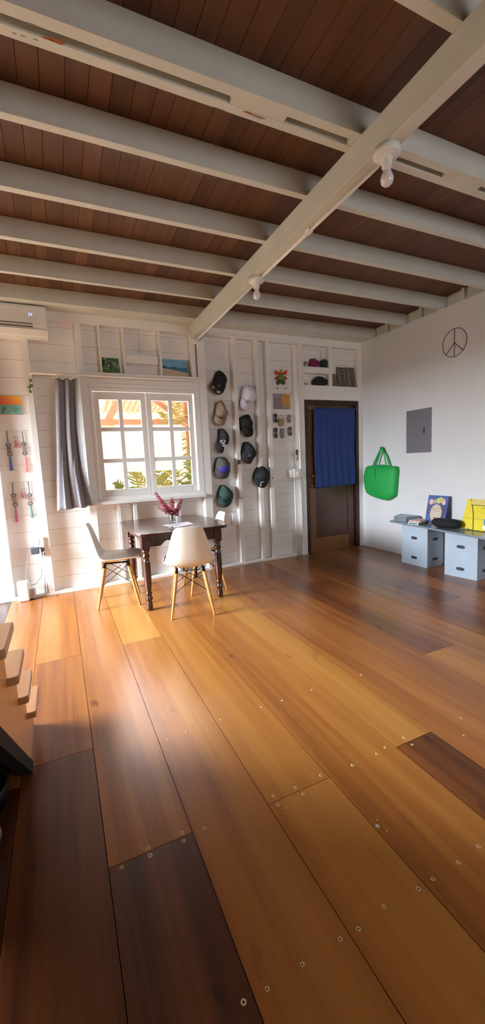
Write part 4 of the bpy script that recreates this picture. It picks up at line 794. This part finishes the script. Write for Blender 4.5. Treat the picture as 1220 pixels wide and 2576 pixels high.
# ---------------------------------------------------------------- table
TX0, TX1, TY0, TY1, TZ = .545, 1.445, 3.45, 4.555, .73
tcx, tcy = (TX0 + TX1) / 2, (TY0 + TY1) / 2
tb = thing('dining_table', (tcx, tcy, 0), 'dark polished wooden dining table with turned legs', 'table')
def rrect(hx, hy, rc, bulge, n=7):
    P = []
    for (sx, sy, a0) in ((1, 1, 0), (-1, 1, 90), (-1, -1, 180), (1, -1, 270)):
        for i in range(n + 1):
            a = math.radians(a0 + 90 * i / n); P.append((sx * (hx - rc) + rc * math.cos(a), sy * (hy - rc) + rc * math.sin(a)))
    out = []
    for i in range(len(P)):
        out.append(P[i]); q0, q1 = P[i], P[(i + 1) % len(P)]
        L_ = math.dist(q0, q1)
        if L_ > .3:
            for k in range(1, 10):
                t_ = k / 10; nx, ny = (q1[1] - q0[1]) / L_, -(q1[0] - q0[0]) / L_
                out.append((q0[0] + (q1[0] - q0[0]) * t_ + nx * bulge * 4 * t_ * (1 - t_), q0[1] + (q1[1] - q0[1]) * t_ + ny * bulge * 4 * t_ * (1 - t_)))
    return out
hx, hy = (TX1 - TX0) / 2, (TY1 - TY0) / 2
q = MB(); q.prism([(tcx + x, tcy + y, TZ - .026) for x, y in rrect(hx - .012, hy - .012, .1, .012)], (0, 0, .026)); q.build('tabletop', TABLE, tb, bevel=.008, bseg=3)
lx0, lx1, ly0, ly1 = .65, 1.342, 3.6, 4.40
for (x, y) in ((lx0, ly0), (lx1, ly0), (lx0, ly1), (lx1, ly1)):
    q = MB(); q.box(x - .036, x + .036, y - .036, y + .036, TZ - .16, TZ - .027)
    q.lathe([(.03, .57), (.036, .555), (.036, .545), (.024, .535), (.03, .52), (.037, .505), (.03, .49), (.024, .482), (.031, .47), (.033, .44), (.034, .36), (.033, .28), (.030, .22), (.024, .185), (.023, .175), (.031, .165), (.031, .155), (.024, .145), (.024, .135), (.033, .12), (.034, .108), (.027, .094), (.023, .085), (.029, .06), (.03, .03), (.026, .004), (.02, 0)], (x, y, 0), 18)
    q.build('leg', TABLE, tb, bevel=.003)
def apron(A, B, inward):
    A, B = Vector(A), Vector(B); d = B - A; n = 48; zt = TZ - .027; P = [A + Vector((0, 0, zt)), B + Vector((0, 0, zt))]
    for i in range(n + 1):
        s = 1 - i / n; e_ = min(s, 1 - s) * d.length
        z = .66 - .02
        if e_ < .10: z = TZ - .14
        elif e_ < .17: z = TZ - .14 + .045 * math.sin((e_ - .10) / .07 * math.pi / 2)
        elif e_ < .21: z = TZ - .095 - .008 * math.sin((e_ - .17) / .04 * math.pi)
        else: z = TZ - .095 + .018 * math.sin(min(1, (e_ - .21) / .08) * math.pi / 2)
        P.append(A + d * s + Vector((0, 0, z)))
    q = MB(); q.prism(P, Vector(inward) * .02); q.build('apron', TABLE, tb)
apron((lx0 + .036, ly0 - .02, 0), (lx1 - .036, ly0 - .02, 0), (0, 1, 0)); apron((lx0 + .036, ly1 + .02, 0), (lx1 - .036, ly1 + .02, 0), (0, -1, 0))
apron((lx0 - .02, ly0 + .036, 0), (lx0 - .02, ly1 - .036, 0), (1, 0, 0)); apron((lx1 + .02, ly0 + .036, 0), (lx1 + .02, ly1 - .036, 0), (-1, 0, 0))
# paper mat, small glass dish, vase, flowers
P = [at(u, v, 2, TZ) for u, v in ((410, 1321), (472, 1313), (487, 1318), (440, 1328))]
q = MB(); q.prism([p + Vector((0, 0, .0005)) for p in P], (0, 0, .0015)); tag(q.build('paper_mat', col('#cdced6', .35)), 'pale paper sheet on the dark table beside the vase', 'paper')
p = at(432, 1330, 2, TZ + .001); r = thing('glass_dish', p, 'tiny glass dish with green bits on the table edge behind the chair', 'dish')
q = MB(); q.lathe([(.02, 0), (.03, .004), (.038, .02), (.036, .02), (.028, .007), (.001, .005)], p, 18); q.build('dish_bowl', TGLASS, r)
q = MB(); q.ball(p + Vector((0, 0, .012)), .02, .02, .006); q.build('green_filling', col('#7fae6f', .5, var=.4, vs=80), r)
vp = at(434, 1314, 2, TZ); vp.z = TZ + .001
r = thing('glass_vase', vp, 'clear glass tumbler vase standing on the dark table', 'vase')
q = MB(); q.lathe([(.030, 0), (.034, .01), (.040, .125), (.0365, .125), (.031, .016), (.001, .012)], vp, 24); q.build('tumbler', TGLASS, r)
q = MB(); q.lathe([(.0305, .0125), (.033, .055), (.001, .0551)], vp, 20); q.build('water', TGLASS, r)
def ginger(tip, mid, lab, n, big):
    T, Mx = Vector(tip), Vector(mid); r = thing('ginger_flower', vp + Vector((0, 0, .02)), lab, 'flower')
    base = vp + Vector((random.uniform(-.012, .012), random.uniform(-.012, .012), .02)); d = T - Mx
    q = MB(); q.tube([base, vp + Vector((0, 0, .11)) * 1 + (Mx - vp) * .15 - Vector((0, 0, 0)), Mx, T], [.005, .005, .004, .002], 8); q.build('stem', col('#7f8a4d', .5), r)
    q = MB(); dn = d.normalized(); u = dn.orthogonal().normalized(); w_ = dn.cross(u)
    for i in range(n):
        t_ = i / (n - 1); c = Mx + d * (t_ * .92); a = i * 2.4; rd = u * math.cos(a) + w_ * math.sin(a); ln = big * (1.05 - .55 * t_) * random.uniform(.85, 1.15); wd = ln * .36
        tp_ = c + rd * ln * .75 + dn * ln * .75; md = c + rd * ln * .5 + dn * ln * .3; s = dn.cross(rd) * wd
        q._add([c - s * .3, c + s * .3, md + s + rd * .003, tp_, md - s + rd * .003, md - rd * ln * .12], [(0, 1, 2, 5), (5, 2, 3), (0, 5, 4), (5, 3, 4), (1, 0, 4, 3, 2)], 0, True)
    q.build('bracts', col('#d4566f', .5, var=.25, vs=60), r)
zv = vp.z
def tp(u, v, dy=0): return at(u, v, 1, vp.y + dy)
ginger(tp(388, 1237, .03), tp(428, 1290, .012), 'tall pink ginger flower leaning far left in the vase', 64, .042)
ginger(tp(433, 1251, -.03), tp(433, 1298, -.018), 'middle pink ginger flower upright in the vase', 40, .045)
ginger(tp(457, 1254, .02), tp(441, 1298, .0), 'pink ginger flower leaning right in the vase', 40, .045)
ginger(tp(394, 1275, -.04), tp(424, 1291, -.02), 'small pink ginger flower drooping low left in the vase', 20, .034)
# ---------------------------------------------------------------- chairs
def make_chair(loc, rz, label):
    """local frame: +x is the way the sitter faces"""
    r = thing('dining_chair', loc, label, 'chair', None, rz)
    S = [(.243, .398, .150), (.247, .416, .185), (.240, .434, .202), (.215, .444, .213), (.15, .440, .222), (.06, .430, .229), (-.03, .424, .231), (-.10, .426, .230), (-.148, .440, .224), (-.180, .470, .215), (-.200, .512, .204), (-.213, .565, .187), (-.224, .62, .171), (-.234, .675, .156), (-.242, .725, .141), (-.247, .765, .127), (-.249, .788, .112), (-.250, .799, .085)]
    nn = len(S) - 1
    def sh(u, v):
        t_ = v * nn; i = min(int(t_), nn - 1); t_ -= i; a, b = S[i], S[i + 1]; f_, z, w_ = (a[k] + (b[k] - a[k]) * t_ for k in range(3))
        p, q_ = S[max(i - 1, 0)], S[min(i + 2, nn)]; tx, tz = p[0] - q_[0], p[1] - q_[1]; ln = math.hypot(tx, tz) or 1
        nx, nz = tz / ln * 1, -tx / ln; nx, nz = -nx, -nz
        if nz < 0 and i < 8: nx, nz = -nx, -nz
        if nx < 0 and i >= 8: nx, nz = -nx, -nz
        s_ = u * 2 - 1; lift = (.012 + .045 * math.sin(math.pi * min(1, max(0, v - .06) / .9)) ** .8) * abs(s_) ** 2.6
        return Vector((f_ + nx * lift, w_ * s_, z + nz * lift))
    q = MB(); q.grid(sh, 20, nn * 2); q.build('seat_shell', CHAIRW, r, local=True, solid=.007, subd=1)
    tops = {}; feet = {}
    for sx in (1, -1):
        for sy in (1, -1):
            T = Vector((.105 * sx, .115 * sy, .405)); F = Vector((.19 * sx, .185 * sy, 0)); tops[sx, sy] = T; feet[sx, sy] = F
            q = MB(); q.tube([T, T.lerp(F, .25), T.lerp(F, .6), T.lerp(F, .985), F], [.011, .0145, .0135, .0095, .0085], 12); lg = q.build('leg', LEGW, r, local=True)
            q = MB(); q.tube([T + Vector((0, 0, .02)), T.lerp(F, .06)], [.0125, .013], 10); q.build('leg_bracket', WIRE, lg, local=True)
    q = MB(); h_ = lambda sx, sy, t_: tops[sx, sy].lerp(feet[sx, sy], t_)
    for (a, b) in (((1, 1), (1, -1)), ((-1, 1), (-1, -1)), ((1, 1), (-1, 1)), ((1, -1), (-1, -1))):
        q.tube([h_(*a, .03), h_(*b, .48)], .0032, 6); q.tube([h_(*b, .03), h_(*a, .48)], .0032, 6)
    for sx in (1, -1): q.tube([h_(sx, 1, .02), h_(sx, -1, .02)], .004, 6)
    q.box(-.11, .11, .05, .06, .4, .415); q.box(-.11, .11, -.06, -.05, .4, .415)
    q.build('wire_brace', WIRE, r, local=True)
    return r
ch = make_chair((.437, 4.0, 0), math.atan2(-.16, .97), 'white shell chair with wooden legs at the left side of the table')
dup(ch, (.99, 3.40, 0), math.atan2(.97, .24), 'white shell chair seen from behind at the front of the table')
dup(ch, (1.305, 3.955, 0), math.pi - .06, 'white shell chair mostly hidden behind the far right of the table')
# ---------------------------------------------------------------- stairs at the left
st = thing('staircase', (-.65, 1.2, 0), 'wooden staircase with rounded treads at the left edge', 'stairs')
NS = 13; RI, RU = .192, .215; YB = 2.235; XS = -.235; XW = -1.15  # unseen upper flight lengthened to shade the floor near the viewer
for i in range(NS):
    z = RI * (i + 1); y1 = YB + .04 - RU * i; y0 = y1 - RU - .045
    x1 = -.198; rc = .012; P = []
    for (cx, cy, a0) in ((x1 - rc, y1 - rc, 0),): P += [(cx + rc * math.cos(math.radians(a0 + 90 * k / 5)), cy + rc * math.sin(math.radians(a0 + 90 * k / 5))) for k in range(6)]
    P += [(XW, y1), (XW, y0)]
    cx, cy = x1 - rc, y0 + rc; P += [(cx + rc * math.cos(math.radians(-90 + 90 * k / 5)), cy + rc * math.sin(math.radians(-90 + 90 * k / 5))) for k in range(6)]
    q = MB(); q.tone = random.uniform(.3, .8); q.prism([(x, y, z - .032) for x, y in P], (0, 0, .032)); q.build('tread', STAIRT, st, bevel=.005)
    q = MB(); q.box(XW, XS - .006, YB - RU * i - .02, YB - RU * i, RI * i + (0 if i == 0 else .0), z - .0325); q.build('riser', STAIRP, st)
sl = RI / RU
side = [(XS, YB, 0), (XS, YB - .30, 0)]; ylow = YB - RU * NS
zl = (YB - .30 - ylow) * sl; side += [(XS, ylow, zl), (XS, ylow, RI * NS - .033)]
for i in range(NS - 1, -1, -1): side += [(XS, YB - RU * i, RI * (i + 1) - .0325), (XS, YB - RU * i, RI * i if i else 0)]
side = side[:-1]
q = MB(); q.prism([Vector(p) for p in side], (-.022, 0, 0)); q.build('side_panel', STAIRP, st)
q = MB(); y0 = YB - .30; q.prism([(XS + .012, y0, .002), (XS + .012, y0 - .075, .002), (XS + .012, ylow, zl - .072), (XS + .012, ylow, zl)], (-.045, 0, 0)); q.build('stringer', BLACK, st)
q = MB(); q.prism([(XW, y0, .002), (XW, y0 - .3, .002), (XW, ylow, zl - .25), (XW, ylow, zl)], (.04, 0, 0)); q.build('stringer', BLACK, st)
ld = MB(); ld.box(XW, XS, YF + .02, ylow - .005, RI * NS - .04, RI * NS + RI); trim(ld, 'unseen landing at the head of the lengthened stairs', STAIRT)
sf = MB(); sf.box(XW - .05, XW, YF, .75, ZC + .061, 5.0); sf.box(XS + .04, XS + .09, YF, .75, ZC + .061, 5.0); sf.box(XW, XS + .04, .7, .75, ZC + .061, 5.0); sf.box(XW, XS + .04, YF - .05, YF, ZC + .061, 5.0); sf.box(XW - .05, XS + .09, YF - .05, .75, 5.0, 5.05); trim(sf, 'dark boarded stairwell above the staircase', CEILM)
for (c, rx, ry, rz_, lab) in (((-.425, 1.72, .0), .13, .13, .125, 'dark rounded tub under the stairs farther from viewer'), ((-.415, 1.44, .0), .125, .125, .13, 'dark rounded tub under the stairs nearer the viewer')):
    r = thing('storage_tub', c, lab, 'tub')
    q = MB(); q.lathe([(rx * .75, .001), (rx * .95, .02), (rx, .07), (rx * .98, .1), (rx * .9, .1), (rx * .9, .03), (.001, .02)], c, 28); q.build('bowl', DARKR, r)
    q = MB(); q.tube([(c[0] + rx * math.cos(k * math.pi / 14), c[1] + rx * math.sin(k * math.pi / 14), .102) for k in range(28)], .008, 8, closed=True); q.build('rim', mat('tub_rim', '#25282a', .35), r)
# ---------------------------------------------------------------- outdoors, seen through the window
gd = MB(); gd.box(-14, 16, SD + .35, 22, -.5, -.3); gd.box(-14, XL - .12, -8, SD + .35, -.5, -.3); struct(gd, 'ground', mat('sunlit_ground', '#d9cbb0', .9, var=.2, vs=1.5), 'pale sunlit ground outside the window')
TIM = wood('porch_timber', [(0, '#8f5c3c'), (.5, '#a97450'), (1, '#bd8c66')], (8, 8, 8), .6)
ye = 6.6
def ext(P, d=.09, yy=ye): return [at(u, v, 1, yy) for u, v in P]
zb_ = at(350, 1055, 1, ye).z; zb2_ = at(350, 1070, 1, ye).z
q = MB(); q.box(-2, 4.5, ye, ye + .1, zb2_, zb_); trim(q, 'orange porch beam outside the window', TIM)
q = MB(); q.prism([ (p.x, ye + .02, p.z) for p in ext([(262, 1056), (287, 1010), (303, 996), (310, 1000), (296, 1030), (283, 1056)])], (0, .07, 0)); trim(q, 'left slanting porch brace outside the window', TIM)
q = MB(); q.prism([ (p.x, ye - .08, p.z) for p in ext([(378, 1010), (392, 1006), (470, 1058), (470, 1072), (440, 1052)])], (0, .07, 0)); trim(q, 'right slanting porch brace outside the window', TIM)
pa, pb = at(462, 1010, 1, ye), at(474, 1010, 1, ye)
q = MB(); q.box(pa.x, pb.x + .02, ye - .02, ye + .1, -.3, zb_ + .8); trim(q, 'orange porch post outside the window', TIM)
for k in range(5):
    xx = -.4 + k * .75; q = MB(); q.obox((xx, (SD + ye) / 2 + .45, 2.72), (.035, 0, 0), (0, 1.15, -.18), (0, .01, .05)); trim(q, ['first', 'second', 'third', 'fourth', 'fifth'][k] + ' porch rafter from the left outside the window', TIM)
zr0 = at(350, 1005, 1, ye + .1).z
q = MB()
def rfg(u, v): x = .86 + 4.2 * u; return Vector((x, SD + .1 + 3.6 * v, 3.0 - .95 * v * .62 + .018 * math.sin(x * 62)))
q.grid(rfg, 360, 6); trim(q, 'corrugated porch roof sheet outside the window', mat('roof_sheet', '#dd9a80', .6, var=.15, vs=3), solid=.004)
# neighbour's salmon roof beyond the porch
q = MB()
def nrf(u, v): x = -4 + 13 * u; return Vector((x, 10.5 + 2.4 * v, 2.35 + .95 * v + .03 * math.sin(x * 30)))
q.grid(nrf, 260, 6); nb_ = q.build('neighbour_roof', mat('salmon_roof', '#d98a70', .7, var=.15, vs=2), solid=.03); tag(nb_, 'salmon tiled roof of the house beyond the porch', 'roof', None, 'structure')
q = MB(); q.box(-4, 9, 10.9, 13, -.3, 2.5); tag(q.build('neighbour_wall', mat('pale_house_wall', '#efe6d6', .8)), 'pale house wall beyond the porch', 'wall', None, 'structure')
LEAF = mat('palm_leaf', '#9a9448', .5, var=.3, vs=6); LEAF2 = mat('palm_leaf_dark', '#6f7a3a', .5, var=.3, vs=6); STEMP = mat('palm_stem', '#a8853f', .7, var=.2, vs=10)
def palm(base, tips, lab, seed):
    rnd = random.Random(seed); B = Vector(base); r = thing('palm_plant', B, lab, 'palm', 'palms outside the window')
    for k in range(5):
        q = MB(); o_ = Vector((rnd.uniform(-.15, .15), rnd.uniform(-.1, .1), 0)); q.tube([B + o_, B + o_ * 1.6 + Vector((0, 0, .6)), B + o_ * 2.4 + Vector((0, 0, 1.15))], [.03, .022, .015], 8); q.build('cane', STEMP, r)
    for j, (dx, dy, h_, L_) in enumerate(tips):
        q = MB(); A = B + Vector((dx * .15, dy * .15, .25 + .2 * (j % 3))); E_ = B + Vector((dx, dy, h_ * 1.22)); md = A.lerp(E_, .55) + Vector((0, 0, .28 * L_)); pts = []
        for i in range(17):
            t_ = i / 16; pts.append(A * (1 - t_) ** 2 + md * 2 * t_ * (1 - t_) + E_ * t_ * t_)
        q.tube(pts, [.009 * (1 - i / 18) for i in range(17)], 5, 1)
        for i2 in range(6, 33):
            i = i2 // 2; P_ = pts[i] if i2 % 2 == 0 else pts[i].lerp(pts[min(i + 1, 16)], .5)
            d = (pts[min(i + 1, 16)] - pts[i - 1]).normalized()
            for s in (1, -1):
                sd = d.cross(Vector((0, -.6, 1))).normalized() * s; ln = L_ * (.42 - .16 * abs(i / 16 - .5) * 2) * rnd.uniform(.6, 1.15); sd = (sd + Vector((rnd.uniform(-.3, .3), rnd.uniform(-.3, .3), rnd.uniform(-.35, .25)))).normalized()
                tip = P_ + sd * ln * .72 + d * ln * .6 + Vector((0, 0, -.3 * ln)); w_ = d * .013; md_ = P_.lerp(tip, .5) + Vector((0, 0, .05 * ln))
                q._add([P_ - w_, P_ + w_, md_ + w_ * 1.3, tip, md_ - w_ * 1.3], [(0, 1, 2, 3, 4)], 0)
        q.build('frond', [LEAF if j % 2 else LEAF2, STEMP], r)
palm((1.55, 5.75, -.3), [(-.35, 0, 1.75, .8), (.1, .1, 2.05, .8), (.5, 0, 1.7, .8), (-.55, .1, 1.3, .7), (.65, .1, 1.2, .7), (-.1, -.1, 1.9, .75), (.3, -.1, 1.5, .7), (-.25, -.15, 1.2, .65), (.2, -.15, 1.05, .6), (.45, -.15, .95, .6), (-.45, -.2, .85, .6), (.05, -.2, .8, .6), (.3, -.2, 1.25, .6), (-.1, -.25, .95, .6)], 'bushy palm close outside the right side of the window', 3)
palm((2.6, 6.05, -.3), [(-.4, 0, 1.7, .8), (.1, .1, 2.0, .8), (.5, 0, 1.6, .8), (-.5, -.1, 1.3, .7), (-.1, -.1, 1.85, .75), (.2, -.2, 1.2, .7), (-.2, -.2, 1.5, .7), (-.45, -.2, 1.0, .6), (.1, -.25, .9, .6), (-.3, -.25, .85, .55), (-.1, -.2, 1.25, .65)], 'palm outside the far right panes beside the porch post', 4)
palm((1.15, 6.4, -.3), [(-.1, 0, 1.55, .6), (.3, .1, 1.6, .6), (-.35, -.1, 1.15, .5), (.35, -.1, 1.2, .5)], 'smaller palm outside between the two window leaves', 5)
# ---------------------------------------------------------------- light
wd = bpy.data.worlds.new('world'); SC.world = wd; wd.use_nodes = True
n, l = wd.node_tree.nodes, wd.node_tree.links; bg = n['Background']
sky = n.new('ShaderNodeTexSky'); sky.sky_type = 'HOSEK_WILKIE'; sky.turbidity = 6; sky.ground_albedo = .4
sky.sun_direction = Vector((-.3, .6, .75)).normalized()
mx = n.new('ShaderNodeMixRGB'); mx.inputs[0].default_value = .75; mx.inputs[2].default_value = (1, .98, .96, 1)
l.new(sky.outputs[0], mx.inputs[1]); l.new(mx.outputs[0], bg.inputs[0]); bg.inputs['Strength'].default_value = 3.2
def area(name, loc, rot, sx, sy, power, colr, portal=False, spread=math.pi):
    d = bpy.data.lights.new(name, 'AREA'); d.shape = 'RECTANGLE'; d.size = sx; d.size_y = sy; d.energy = power; d.color = colr; d.spread = spread
    if portal: d.cycles.is_portal = True
    o = bpy.data.objects.new(name, d); C.objects.link(o); o.location = loc; o.rotation_euler = rot; return o
# daylight from the sky in front of the open doorway at the left
area('doorway_daylight', (-5.2, 4.0, 2.5), (0, math.radians(-80), 0), 1.35, 4.0, 2250, (.83, .92, 1))
area('window_daylight', (.96, 5.6, 2.0), (math.radians(-78), 0, 0), 1.6, 1.3, 60, (1, .95, .95))
area('added_rear_fill', (2.45, YF - .7, 2.0), (math.radians(86), 0, 0), 2.2, 1.6, 48, (.95, .97, 1))  # fill lamp added behind the viewer for the cap wall and joist faces
sn = bpy.data.lights.new('sun', 'SUN'); sn.energy = 7; sn.angle = .02; sn.color = (1, .93, .82); so_ = bpy.data.objects.new('sun', sn); C.objects.link(so_)
so_.rotation_euler = Vector((-.35, .6, -.9)).to_track_quat('-Z', 'Y').to_euler()
SC.view_settings.view_transform = 'Standard'; SC.view_settings.look = 'None'; SC.view_settings.gamma = 1; SC.view_settings.use_curve_mapping = False
SC.view_settings.exposure = 0.42
SC.cycles.use_denoising = True; SC.cycles.max_bounces = 10; SC.cycles.diffuse_bounces = 6; SC.cycles.transparent_max_bounces = 12
SC.cycles.caustics_reflective = False; SC.cycles.caustics_refractive = False; SC.cycles.sample_clamp_indirect = 6
